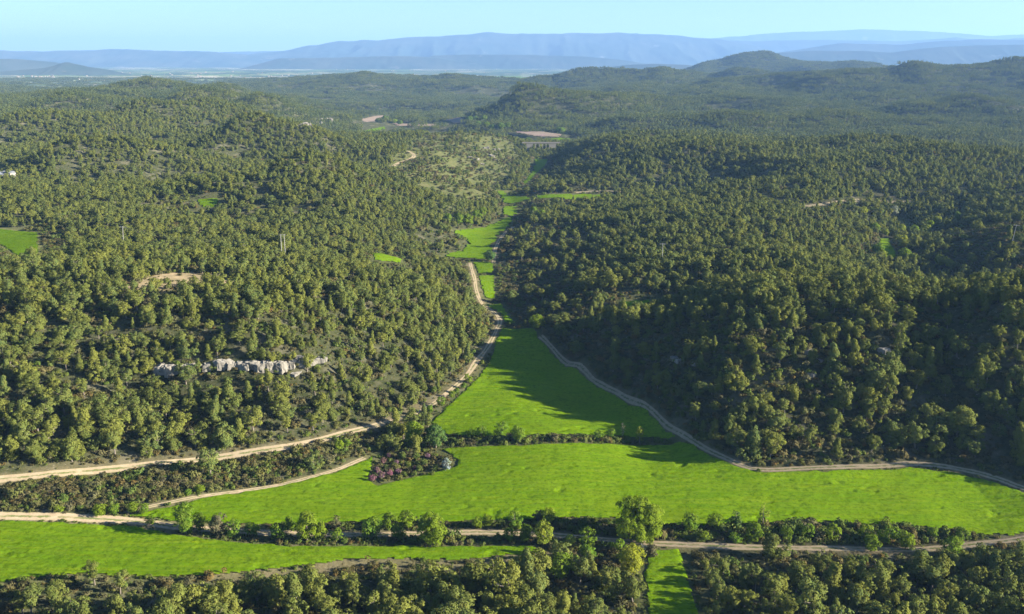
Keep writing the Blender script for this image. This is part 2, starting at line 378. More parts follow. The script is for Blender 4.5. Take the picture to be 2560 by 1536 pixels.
# ------------------------------------------------------------------ materials
def newmat(name):
    m = bpy.data.materials.new(name); m.use_nodes = True
    nt = m.node_tree; nt.nodes.clear()
    out = nt.nodes.new('ShaderNodeOutputMaterial')
    return m, nt, out
def nd(nt, t, **kw):
    x = nt.nodes.new(t)
    for k, v in kw.items():
        if hasattr(x, k): setattr(x, k, v)
    return x
def mixc(nt, fac, a, b, blend='MIX'):
    x = nt.nodes.new('ShaderNodeMix'); x.data_type = 'RGBA'; x.blend_type = blend
    for s, val in (('Factor', fac), ('A', a), ('B', b)):
        sock = [i for i in x.inputs if i.name == s and (i.type == 'RGBA' if s != 'Factor' else i.type == 'VALUE')][0]
        if hasattr(val, 'is_output'): nt.links.new(val, sock)
        elif s == 'Factor': sock.default_value = val
        else: sock.default_value = (*val, 1)
    return [o for o in x.outputs if o.type == 'RGBA'][0]
def noise_n(nt, scale, detail=3, rough=0.55, vec=None, w=None):
    x = nt.nodes.new('ShaderNodeTexNoise'); x.inputs['Scale'].default_value = scale; x.inputs['Detail'].default_value = detail; x.inputs['Roughness'].default_value = rough
    if vec is not None: nt.links.new(vec, x.inputs['Vector'])
    return x.outputs[0]
def ramp(nt, val, a, b):
    x = nt.nodes.new('ShaderNodeMapRange'); x.inputs[1].default_value = a; x.inputs[2].default_value = b
    nt.links.new(val, x.inputs[0]); return x.outputs[0]
def coord(nt, kind='Object', scale=None):
    c = nt.nodes.new('ShaderNodeTexCoord').outputs[kind]
    if scale:
        m = nt.nodes.new('ShaderNodeMapping'); m.inputs['Scale'].default_value = scale; nt.links.new(c, m.inputs[0]); c = m.outputs[0]
    return c
def attr(nt, name):
    x = nt.nodes.new('ShaderNodeAttribute'); x.attribute_name = name; return x.outputs['Fac']
def diffuse(nt, out, colour, rough=0.9, bump=None, bump_d=0.1, bump_s=0.6):
    b = nt.nodes.new('ShaderNodeBsdfDiffuse'); b.inputs['Roughness'].default_value = rough
    if hasattr(colour, 'is_output'): nt.links.new(colour, b.inputs['Color'])
    else: b.inputs['Color'].default_value = (*colour, 1)
    if bump is not None:
        bp = nt.nodes.new('ShaderNodeBump'); bp.inputs['Distance'].default_value = bump_d; bp.inputs['Strength'].default_value = bump_s
        nt.links.new(bump, bp.inputs['Height']); nt.links.new(bp.outputs[0], b.inputs['Normal'])
    nt.links.new(b.outputs[0], out.inputs['Surface'])
    return b

def foliage_mat(name, c1, c2, c3=None, trans=0.18, tcol=1.25):
    """leaves: colour wanders from plant to plant and between leaf clumps"""
    m, nt, out = newmat(name)
    oi = nt.nodes.new('ShaderNodeObjectInfo')
    rp_ = nt.nodes.new('ShaderNodeValToRGB'); el = rp_.color_ramp.elements
    el[0].position = 0.0; el[0].color = (*[v_ * 0.72 for v_ in c2], 1); el[1].position = 1.0; el[1].color = (c1[0] * 1.16, c1[1] * 1.06, c1[2] * 0.95, 1)
    for p_, cc in ((0.22, c2), (0.45, (c2[0] * 0.9, c2[1] * 1.02, c2[2] * 1.45)), (0.7, c1)):
        x_ = el.new(p_); x_.color = (*cc, 1)
    nt.links.new(oi.outputs['Random'], rp_.inputs[0]); c = rp_.outputs[0]
    nz = ramp(nt, noise_n(nt, 0.55, 2, vec=coord(nt)), 0.35, 0.7)
    c = mixc(nt, nz, c, c3 or tuple(0.5 * (a + b) * 0.75 for a, b in zip(c1, c2)))
    d = nt.nodes.new('ShaderNodeBsdfDiffuse'); nt.links.new(c, d.inputs['Color'])
    t = nt.nodes.new('ShaderNodeBsdfTranslucent'); nt.links.new(c, t.inputs['Color'])
    mx = nt.nodes.new('ShaderNodeMixShader'); mx.inputs[0].default_value = trans
    nt.links.new(d.outputs[0], mx.inputs[1]); nt.links.new(t.outputs[0], mx.inputs[2])
    nt.links.new(mx.outputs[0], out.inputs['Surface'])
    return m

M_PINE = foliage_mat('pine_needles', (0.126, 0.144, 0.027), (0.090, 0.115, 0.025), (0.138, 0.144, 0.034))
M_PINE_FAR = foliage_mat('distant_pine_needles', (0.112, 0.132, 0.026), (0.072, 0.096, 0.023), (0.110, 0.122, 0.030))  # darker than the near needles: the crowns' missing self-shading is in the colour
M_LEAF = foliage_mat('fresh_leaves', (0.125, 0.185, 0.014), (0.09, 0.155, 0.014), (0.15, 0.20, 0.02), 0.38)
M_LEAFY = foliage_mat('yellow_green_leaves', (0.19, 0.22, 0.02), (0.15, 0.19, 0.018), (0.22, 0.23, 0.03), 0.35)
M_OAK = foliage_mat('oak_leaves', (0.145, 0.205, 0.014), (0.135, 0.195, 0.014), (0.165, 0.215, 0.02), 0.4)
M_DARKLEAF = foliage_mat('dark_leaves', (0.05, 0.10, 0.025), (0.06, 0.11, 0.025), (0.09, 0.13, 0.03))
M_BROWNLEAF = foliage_mat('russet_leaves', (0.13, 0.085, 0.05), (0.11, 0.09, 0.05), (0.09, 0.10, 0.04))
M_PINK = foliage_mat('pink_blossom', (0.25, 0.085, 0.15), (0.19, 0.085, 0.105), (0.13, 0.105, 0.05))
M_WHITE = foliage_mat('pale_blossom', (0.24, 0.25, 0.20), (0.21, 0.225, 0.18), (0.13, 0.16, 0.08))
M_DEAD = foliage_mat('bare_twigs', (0.26, 0.22, 0.18), (0.24, 0.20, 0.17), (0.20, 0.17, 0.13))
M_SHRUB = foliage_mat('scrub_leaves', (0.09, 0.10, 0.026), (0.105, 0.085, 0.034), (0.115, 0.105, 0.04))
M_SHRUBB = foliage_mat('russet_scrub_leaves', (0.125, 0.085, 0.030), (0.095, 0.080, 0.032), (0.085, 0.090, 0.028))
M_SHRUBG = foliage_mat('green_scrub_leaves', (0.06, 0.10, 0.018), (0.095, 0.125, 0.02), (0.105, 0.115, 0.03))

M_BARK, nt, out = newmat('bark')
diffuse(nt, out, mixc(nt, noise_n(nt, 3.0, 3, vec=coord(nt, scale=(1, 1, .3))), (0.10, 0.08, 0.06), (0.26, 0.22, 0.18)))

M_GROUND, nt, out = newmat('hillside_ground')
co = coord(nt)
c = mixc(nt, ramp(nt, noise_n(nt, 0.35, 4, .6, co), 0.4, 0.62), (0.036, 0.042, 0.017), (0.066, 0.065, 0.032))  # forest floor darkened to stand in for shadow in the gaps between trees
c = mixc(nt, ramp(nt, noise_n(nt, 0.09, 4, .6, co), 0.54, 0.70), c, (0.125, 0.112, 0.072))
c = mixc(nt, ramp(nt, noise_n(nt, 1.1, 3, .6, co), 0.64, 0.76), c, (0.25, 0.225, 0.18))
gr = mixc(nt, ramp(nt, noise_n(nt, 0.15, 4, .6, co), 0.4, 0.65), (0.078, 0.088, 0.029), (0.118, 0.113, 0.047))
c = mixc(nt, attr(nt, 'grassy'), c, gr)
so = mixc(nt, ramp(nt, noise_n(nt, 0.6, 4, .6, co), 0.35, 0.7), (0.26, 0.195, 0.12), (0.19, 0.145, 0.085))
c = mixc(nt, attr(nt, 'bare'), c, so)
# the cultivated plain: a patchwork of fields, orchards and woods
vo = nt.nodes.new('ShaderNodeTexVoronoi'); vo.inputs['Scale'].default_value = 1.0
mp = nt.nodes.new('ShaderNodeMapping'); mp.inputs['Scale'].default_value = (1 / 420, 1 / 300, 1); mp.inputs['Rotation'].default_value = (0, 0, 0.3)
nt.links.new(co, mp.inputs[0]); nt.links.new(mp.outputs[0], vo.inputs['Vector'])
sx = nt.nodes.new('ShaderNodeSeparateColor'); nt.links.new(vo.outputs['Color'], sx.inputs[0])
cr = nt.nodes.new('ShaderNodeValToRGB'); cr.color_ramp.interpolation = 'CONSTANT'
e = cr.color_ramp.elements; e[0].position = 0; e[0].color = (0.035, 0.055, 0.03, 1); e[1].position = 0.38; e[1].color = (0.09, 0.12, 0.05, 1)
for p_, cc in ((0.55, (0.12, 0.17, 0.06)), (0.66, (0.22, 0.20, 0.14)), (0.78, (0.05, 0.075, 0.04)), (0.90, (0.30, 0.265, 0.21))):
    x_ = e.new(p_); x_.color = (*cc, 1)
nt.links.new(sx.outputs[0], cr.inputs[0])
pc = mixc(nt, ramp(nt, noise_n(nt, 0.008, 5, .65, co), 0.50, 0.60), cr.outputs[0], (0.035, 0.055, 0.03))
c = mixc(nt, attr(nt, 'plain'), c, pc)
diffuse(nt, out, c, bump=noise_n(nt, 0.9, 4, .6, co), bump_d=0.5)

def field_mat(name, c1, c2, c3):
    m, nt, out = newmat(name)
    co = coord(nt)
    a = mixc(nt, ramp(nt, noise_n(nt, 0.05, 4, .6, co), 0.35, 0.68), c1, c2)
    a = mixc(nt, ramp(nt, noise_n(nt, 0.022, 3, .6, co), 0.56, 0.95), a, (c1[0] * 1.7, c1[1] * 1.05, c1[2] * 3))
    rows = noise_n(nt, 1.0, 3, .6, coord(nt, scale=(0.06, 0.75, 1)))
    a = mixc(nt, ramp(nt, rows, 0.42, 0.72), a, c3)
    fine = noise_n(nt, 0.85, 4, .7, co)
    a = mixc(nt, ramp(nt, fine, 0.48, 0.70), a, tuple(x * 0.55 for x in c1))
    a = mixc(nt, ramp(nt, noise_n(nt, 0.22, 4, .65, coord(nt, scale=(0.5, 1, 1))), 0.60, 0.74), a, tuple(x * 0.66 for x in c1))
    wv = nt.nodes.new('ShaderNodeTexWave'); wv.wave_type = 'BANDS'; wv.bands_direction = 'Y'; wv.inputs['Scale'].default_value = 0.12; wv.inputs['Distortion'].default_value = 2.2
    wv.inputs['Detail'].default_value = 2; wv.inputs['Detail Scale'].default_value = 0.25
    wm = nt.nodes.new('ShaderNodeMapping'); wm.inputs['Rotation'].default_value = (0, 0, 0.06); nt.links.new(co, wm.inputs[0]); nt.links.new(wm.outputs[0], wv.inputs['Vector'])
    a = mixc(nt, ramp(nt, wv.outputs['Fac'], 0.80, 1.7), a, tuple(x * 0.6 for x in c1))
    d = nt.nodes.new('ShaderNodeBsdfDiffuse'); nt.links.new(a, d.inputs['Color'])
    bp = nt.nodes.new('ShaderNodeBump'); bp.inputs['Distance'].default_value = 0.22; bp.inputs['Strength'].default_value = 0.8
    nt.links.new(noise_n(nt, 1.4, 3, .6, co), bp.inputs['Height']); nt.links.new(bp.outputs[0], d.inputs['Normal'])
    nt.links.new(d.outputs[0], out.inputs['Surface'])
    return m
M_WHEAT = field_mat('young_wheat', (0.086, 0.160, 0.003), (0.112, 0.188, 0.004), (0.136, 0.192, 0.007))
M_PLOUGH = field_mat('ploughed_soil', (0.26, 0.19, 0.14), (0.31, 0.24, 0.18), (0.22, 0.17, 0.12))

M_TRACK, nt, out = newmat('track_dirt')
co = coord(nt)
base = mixc(nt, ramp(nt, noise_n(nt, 0.5, 4, .6, co), 0.35, 0.7), (0.31, 0.245, 0.16), (0.25, 0.19, 0.12))
uvx = nt.nodes.new('ShaderNodeSeparateXYZ'); uvn = nt.nodes.new('ShaderNodeUVMap'); nt.links.new(uvn.outputs[0], uvx.inputs[0])
def mth(op, a, b=None):
    x = nt.nodes.new('ShaderNodeMath'); x.operation = op
    for i, v in enumerate((a, b)):
        if v is None: continue
        if hasattr(v, 'is_output'): nt.links.new(v, x.inputs[i])
        else: x.inputs[i].default_value = v
    return x.outputs[0]
dist = mth('ABSOLUTE', mth('SUBTRACT', uvx.outputs[0], 0.5))
edge = mth('ADD', dist, mth('MULTIPLY', mth('SUBTRACT', noise_n(nt, 0.8, 3, .6, co), 0.5), 0.45))
grassy_mid = mth('MULTIPLY', ramp(nt, edge, 0.16, 0.06), ramp(nt, noise_n(nt, 0.25, 3, .6, co), 0.34, 0.52))
base = mixc(nt, grassy_mid, base, (0.11, 0.12, 0.045))
base = mixc(nt, ramp(nt, edge, 0.40, 0.52), base, (0.20, 0.175, 0.09))
diffuse(nt, out, base, bump=noise_n(nt, 1.5, 3, .6, co), bump_d=0.15)

M_ROCK, nt, out = newmat('limestone')
co = coord(nt)
c = mixc(nt, ramp(nt, noise_n(nt, 0.5, 5, .65, co), 0.35, 0.65), (0.26, 0.235, 0.195), (0.17, 0.155, 0.13))
c = mixc(nt, ramp(nt, noise_n(nt, 1.0, 4, .6, coord(nt, scale=(1, 1, .3))), 0.55, 0.7), c, (0.10, 0.09, 0.075))
diffuse(nt, out, c, bump=noise_n(nt, 1.2, 5, .65, co), bump_d=0.6)

M_MOUNT, nt, out = newmat('wooded_mountain')
co = coord(nt)
c = mixc(nt, ramp(nt, noise_n(nt, 0.0016, 6, .62, co), 0.42, 0.62), (0.030, 0.046, 0.036), (0.055, 0.065, 0.050))
c = mixc(nt, ramp(nt, noise_n(nt, 0.004, 5, .6, co), 0.64, 0.76), c, (0.15, 0.145, 0.13))
diffuse(nt, out, c)

M_STONE, nt, out = newmat('viaduct_stone')
co = coord(nt)
diffuse(nt, out, mixc(nt, noise_n(nt, 0.6, 4, .6, co), (0.20, 0.18, 0.15), (0.26, 0.24, 0.20)))
M_PLASTER, nt, out = newmat('pale_plaster'); diffuse(nt, out, mixc(nt, noise_n(nt, 0.8, 3, .6, coord(nt)), (0.26, 0.24, 0.205), (0.31, 0.285, 0.25)))
M_ROOFG, nt, out = newmat('grey_roof'); diffuse(nt, out, mixc(nt, noise_n(nt, 0.8, 3, .6, coord(nt)), (0.13, 0.14, 0.155), (0.17, 0.175, 0.19)))
M_TILE, nt, out = newmat('terracotta_tiles'); diffuse(nt, out, mixc(nt, noise_n(nt, 0.8, 3, .6, coord(nt)), (0.28, 0.16, 0.11), (0.32, 0.2, 0.14)))
M_WOODP, nt, out = newmat('weathered_pole'); diffuse(nt, out, mixc(nt, noise_n(nt, 2, 3, .6, coord(nt)), (0.30, 0.29, 0.27), (0.38, 0.36, 0.34)))
M_DARK, nt, out = newmat('window_dark'); diffuse(nt, out, (0.03, 0.035, 0.04))
M_WIRE, nt, out = newmat('aluminium_wire'); diffuse(nt, out, (0.12, 0.12, 0.125))

# ------------------------------------------------------------------ ground object
def grid_faces(ny, nx):
    i = np.arange(ny - 1)[:, None] * nx + np.arange(nx - 1)[None]
    return np.stack([i, i + 1, i + nx + 1, i + nx], -1).reshape(-1, 4)
gm = mesh_np('ground', np.stack([MX, MY, MZ], -1).reshape(-1, 3), grid_faces(len(GY), len(GX)), M_GROUND, smooth=True)
SCRUBHILL = SCRUB[1]
bare = np.zeros(MX.shape); grassy = np.zeros(MX.shape)
for P in CLEARINGS: bare = np.maximum(bare, np.where(inpoly(MX, MY, P), 1, sstep(4, 0, segdist(MX, MY, P))))
for P in SANDY: bare = np.maximum(bare, (0.45 if P is SANDY[0] else 0.35) * np.where(inpoly(MX, MY, P), 1, sstep(4, 0, segdist(MX, MY, P))))
bare = np.maximum(bare, 0.5 * sstep(1.6, 0.2, TD) * (TD < 50))
bare = bare * np.clip(0.75 + 0.5 * fbm(MX / 7, MY / 7, 2, 31), 0, 1)
grassy = np.maximum(np.where(inpoly(MX, MY, SCRUBHILL), 1.0, sstep(40, 0, segdist(MX, MY, SCRUBHILL, far=60))), 0.6 * sstep(5, 0.5, np.abs(FD)) * (MY < 1200))
for nm, A_ in (('bare', bare), ('grassy', grassy), ('plain', sstep(4600, 5600, MY + 900 * sstep(-0.33, -0.42, MX / MY)) * sstep(80, 50, MZ))):
    a_ = gm.attributes.new(nm, 'FLOAT', 'POINT'); a_.data.foreach_set('value', A_.ravel().astype(np.float32))
g = tag(link('ground', gm), 'wooded limestone hills running down to a wide cultivated plain', 'ground', kind='structure')
print('ground', time.time() - T0)

# ------------------------------------------------------------------ fields
def field(name, P, step, mat, lift, label):
    x0, y0 = P.min(0) - 1; x1, y1 = P.max(0) + 1
    xs = np.arange(x0, x1, step); ys = np.arange(y0, y1, step)
    X, Y = np.meshgrid(xs, ys)
    X = X + (fbm(X / 5, Y / 5, 2, 8)) * step * 0.8; Y = Y + fbm(X / 5 + 40, Y / 5, 2, 9) * step * 0.8
    inside = inpoly(X, Y, P); d = np.where(inside, segdist(X, Y, P, far=5), -1)
    td = trackdist(X, Y)
    d = np.minimum(d, td - 0.2)
    d = d + 0.8 * fbm(X / 3, Y / 3, 2, 14) - 0.1
    keep = d > 0
    lift_v = lift * sstep(0, 0.9, d)
    bump = 0.15 * fbm(X / 2.2, Y / 1.6, 3, 41) + 0.14 * fbm(X / 16, Y / 1.1, 2, 42) + 0.12 * fbm(X / 14, Y / 14, 2, 43)
    hole = -0.35 * sstep(0.46, 0.64, fbm(X / 5, Y / 2.5, 3, 44))
    k = min(1.0, 1.2 / step) * sstep(0, 2, d) * (lift > 0.1)
    Z = H(X, Y) + 0.10 + lift_v + (bump + hole) * k
    Z = np.maximum(Z, H(X, Y) + 0.05)
    F = grid_faces(len(ys), len(xs)); F = F[keep.ravel()[F].all(1)]
    used, inv = np.unique(F, return_inverse=True)
    V = np.stack([X, Y, Z], -1).reshape(-1, 3)[used]
    m = mesh_np(name, V, inv.reshape(F.shape), mat, smooth=True)
    return tag(link(name, m), label, 'field', kind='structure')
FLAB = {'meadow': 'large bright green wheat field between the two dirt tracks', 'upper': 'tapering green wheat field half in the shade of the slope',
        'lower': 'long green wheat field below the tree-lined track', 'small': 'narrow shaded green field running down to the bottom edge'}
for k, P in FIELDS.items():
    yd = P[:, 1].mean()
    step = 0.62 if yd < 420 else (1.2 if yd < 700 else 3.0)
    field('wheat_field', P, step, M_WHEAT, 0.3 if yd < 700 else 0.5, FLAB.get(k, 'small green field in the wooded valley'))
for k, P in PLOUGHED.items():
    field('ploughed_field', P, 4.0, M_PLOUGH, 0.4, 'bare brown ploughed field beyond the scrub hill')
Pf = np.array([cast(u * S, v * S, lambda x, y: np.full(np.shape(x), 27.0))[0] for u, v in ((1060, 184.5), (1180, 180.5), (1255, 179), (1290, 182), (1255, 186), (1150, 186.5))])
field('wheat_field', Pf, 40.0, M_WHEAT, 2.0, 'pale green field far out on the plain')

# ------------------------------------------------------------------ tracks
def track(name, w, P, label):
    t = np.gradient(P, axis=0); t /= np.linalg.norm(t, axis=1)[:, None] + 1e-9
    nrm = np.stack([-t[:, 1], t[:, 0]], -1); k = 7
    V, UV = [], []
    s = np.linspace(-0.62, 0.62, k)
    tap = np.interp(P[:, 0], [-70, -35], [1.0, 0.62]) if w == 2.8 else (np.ones(len(P)) if w != 3.2 else np.interp(P[:, 0], [-120, -80], [1.15, 0.72]))
    wob = tap + 0.16 * fbm(np.arange(len(P)) / 5.0, np.zeros(len(P)), 2, 77)
    V = P[:, None] + nrm[:, None] * (s[None, :, None] * w * wob[:, None, None])
    rut = np.array([0, 0.03, -0.05, 0.03, -0.05, 0.03, 0])
    Z = H(V[..., 0], V[..., 1]) + 0.10 + rut[None]
    Z[:, 0] -= 0.06; Z[:, -1] -= 0.06
    VV = np.concatenate([V, Z[..., None]], -1).reshape(-1, 3)
    F = grid_faces(len(P), k)
    m = mesh_np(name, VV, F, M_TRACK, smooth=True)
    uv = m.uv_layers.new(name='UVMap')
    U = np.stack([np.tile(s / 1.24 + 0.5, (len(P), 1)), np.tile(np.arange(len(P))[:, None] / 10.0, (1, k))], -1).reshape(-1, 2)
    uv.data.foreach_set('uv', U[F.ravel()].astype(np.float32).ravel())
    return tag(link(name, m), label, 'track', kind='structure')
TL = ['pale dirt track climbing round the foot of the sunlit wooded slope', 'narrow bare path along the upper edge of the large field', 'pale dirt track lined with small green trees',
      'grey dirt track along the foot of the dark shaded slope', 'dirt track beside the winding valley field', 'sandy path bending over the scrub hill', 'dirt track through low scrub', 'dirt track crossing the right-hand woods']
for (nm, w, P), lb in zip(TRACKS, TL): track(nm, w, P, lb)
print('fields', time.time() - T0)

# ------------------------------------------------------------------ far mountains
def mountain(crest, depth, label, seed, base=-24.0, rough=1.0):
    """crest: list of (u, v, distance); a range with spurs and gullies"""
    cr_ = np.array(crest, float); depth *= 0.7
    us = np.arange(cr_[0, 0], cr_[-1, 0] + 1, 5.0)
    vs = np.interp(us, cr_[:, 0], cr_[:, 1]); Ys = np.interp(us, cr_[:, 0], cr_[:, 2])
    k = np.array([1, 2, 3, 2, 1]) / 9.0
    vs = np.convolve(np.pad(vs, 2, 'edge'), k, 'valid')
    vs = vs + 1.3 * rough * fbm(us / 38, us * 0, 3, seed)
    a, b, c = ray(us, vs); t = Ys / b
    X = a * t; Zc = CAM_H + c * t
    q = np.r_[np.linspace(-1, 0, 26), np.linspace(0, 1, 10)[1:]]
    prof = np.where(q < 0, np.maximum(0, 1 + q) ** 1.35, np.maximum(0, 1 - q) ** 1.2)
    XX = np.tile(X, (len(q), 1)); YY = Ys[None] + q[:, None] * depth
    gul = 1 - np.abs(fbm(XX / (depth * 0.22), YY / (depth * 0.8), 4, seed + 3)) * 1.9
    ZZ = base + (Zc - base)[None] * np.clip(prof[:, None] + 0.09 * rough * (gul - 0.6) * np.clip(4 * prof * (1 - prof), 0, 1)[:, None], 0, 1.0)
    m = mesh_np('mountain_range', np.stack([XX, YY, ZZ], -1).reshape(-1, 3), grid_faces(len(q), len(us)), M_MOUNT, smooth=True)
    return tag(link('mountain_range', m), label, 'mountains', kind='structure')
mountain([(1700, 108, 23500), (1780, 96, 23500), (1860, 90, 23500), (1920, 84, 23500), (1990, 80, 23500), (2080, 78, 23500), (2150, 74, 23500), (2300, 78, 23500), (2400, 84, 23500), (2480, 90, 23500), (2600, 84, 23500), (2900, 90, 23500)], 2500, 'palest far mountain chain on the horizon', 1)
mountain([(1400, 160, 16500), (1800, 106, 18000), (1830, 101, 18000), (1900, 103, 18000), (2000, 100, 18000), (2100, 101, 18000), (2250, 104, 18000), (2350, 98, 18000), (2390, 94, 18000), (2440, 100, 18000), (2560, 96, 18000), (2900, 98, 18000)], 2200, 'pale blue wooded ridge in front of the farthest chain', 2)
mountain([(560, 150, 17000), (640, 133, 17000), (700, 128, 17000), (760, 117, 17000), (850, 103, 17000), (940, 101, 17000), (1010, 94, 17000), (1100, 92, 17000), (1150, 88, 17000), (1220, 81, 17000), (1280, 86, 17000), (1330, 84, 17000), (1400, 84, 17000), (1440, 82, 17000), (1490, 85, 17000), (1540, 81, 17000), (1570, 84, 17000), (1620, 86, 17000), (1680, 88, 17000), (1730, 94, 17000), (1790, 97, 17000), (1830, 104, 17000), (1900, 118, 17000), (2000, 150, 17000)], 3400, 'long blue mountain massif rising above the plain', 3, rough=1.5)
mountain([(-500, 122, 16500), (-200, 128, 16500), (0, 127, 16500), (80, 129, 16500), (200, 127, 16500), (300, 123, 16500), (400, 127, 16500), (520, 129, 16500), (560, 133, 16500), (700, 141, 16500), (900, 165, 16500)], 2800, 'level blue plateau ridge above the plain', 4, rough=1.2)
mountain([(400, 140, 22000), (560, 131, 22000), (700, 128, 22000), (850, 128, 22000), (1000, 140, 22000)], 2000, 'faint ridge glimpsed in the mountain gap', 12)
mountain([(1900, 140, 13500), (2100, 108, 13500), (2250, 112, 13500), (2350, 103, 13500), (2450, 99, 13500), (2560, 100, 13500), (2900, 96, 13500)], 1800, 'rounded blue wooded hills, middle ridge', 5)
mountain([(1750, 160, 10500), (1950, 132, 10500), (2050, 127, 10500), (2150, 128, 10500), (2230, 132, 10500), (2320, 120, 10500), (2450, 114, 10500), (2560, 112, 10500), (2900, 108, 10500)], 1500, 'nearest blue wooded hills above the dark forest', 6)
mountain([(1000, 172, 12500), (1080, 140, 12500), (1150, 137, 12500), (1300, 137, 12500), (1450, 141, 12500), (1550, 150, 12500), (1700, 172, 12500)], 900, 'low foothills at the edge of the plain', 7, rough=.6)
mountain([(600, 172, 12000), (700, 146, 12000), (850, 144, 12000), (1000, 140, 12000), (1100, 144, 12000), (1250, 172, 12000)], 900, 'low dark foothills in front of the massif', 8, rough=.6)
mountain([(-500, 150, 9500), (-100, 148, 9500), (0, 147, 9500), (60, 149, 9500), (130, 155, 9500), (220, 172, 9500), (300, 190, 9500)], 1200, 'dark rounded hill at the left behind the rocky hill', 9, rough=.6)
mountain([(-100, 185, 7600), (20, 178, 7600), (90, 172, 7600), (130, 166, 7600), (150, 160, 7600), (165, 155, 7600), (180, 158, 7600), (220, 167, 7600), (270, 175, 7600), (330, 186, 7600), (420, 205, 7600)], 800, 'rocky hill with a bare top on the plain', 10, rough=.8)
mountain([(1480, 175, 9000), (1560, 163, 9000), (1640, 160, 9000), (1720, 163, 9000), (1800, 172, 9000)], 700, 'low wooded rise on the plain', 15, rough=.6)

# ------------------------------------------------------------------ plants
def unit(v): return v / (np.linalg.norm(v, axis=-1, keepdims=True) + 1e-9)
def tufts(r, clumps, per_m2, size, centre, jit=0.55, low=-0.35):
    """leaf-sized diamond faces spread over the surface layers of clumps (x, y, z, radius, flatness)"""
    Pn, Nn, Sz = [], [], []
    for (cx_, cy_, cz_, rad, flat) in clumps:
        k = max(6, int(per_m2 * 4 * math.pi * rad * rad * 0.8))
        d = unit(r.normal(size=(k * 2, 3))); d = d[d[:, 2] > low][:k]
        rr = rad * (0.55 + 0.5 * r.random((len(d), 1)) ** 0.6)
        p = np.array([cx_, cy_, cz_]) + d * rr * np.array([1, 1, flat])
        out_ = unit(p - centre)
        nrm = unit(d * 0.75 + out_ * 0.35 + np.array([0, 0, 0.25]))
        Pn.append(p); Nn.append(nrm); Sz.append(size * (0.6 + 0.8 * r.random(len(d))))
    p = np.vstack(Pn); nr = np.vstack(Nn); s = np.concatenate(Sz)[:, None]
    gn = unit(nr + jit * r.normal(size=nr.shape))
    flip = (gn * nr).sum(1) < 0.15; gn[flip] = nr[flip]
    t1 = unit(np.cross(gn, r.normal(size=gn.shape))); t2 = np.cross(gn, t1)
    asp = 0.45 + 0.3 * r.random((len(p), 1))
    V = np.stack([p - t1 * s, p - t2 * s * asp, p + t1 * s, p + t2 * s * asp], 1).reshape(-1, 3)
    F = np.arange(len(V)).reshape(-1, 4)
    return V, F, np.repeat(unit(nr * 0.6 + gn * 0.6), 4, 0)

def tube(path, radii, sides=6):
    path = np.array(path, float); n_ = len(path)
    t = unit(np.gradient(path, axis=0)); ref = np.where(np.abs(t[:, 2:3]) > 0.9, [[1., 0, 0]], [[0, 0, 1.]])
    a = unit(np.cross(t, ref)); b = np.cross(t, a); th = np.arange(sides) * 2 * math.pi / sides
    V = path[:, None] + (a[:, None] * np.cos(th)[None, :, None] + b[:, None] * np.sin(th)[None, :, None]) * np.array(radii)[:, None, None]
    F = []
    for i in range(n_ - 1):
        for j in range(sides): F.append((i * sides + j, i * sides + (j + 1) % sides, (i + 1) * sides + (j + 1) % sides, (i + 1) * sides + j))
    return V.reshape(-1, 3), np.array(F)
def join(parts):
    V, F, o = [], [], 0
    for v, f in parts: V.append(v); F.append(f + o); o += len(v)
    return np.vstack(V), np.vstack(F)

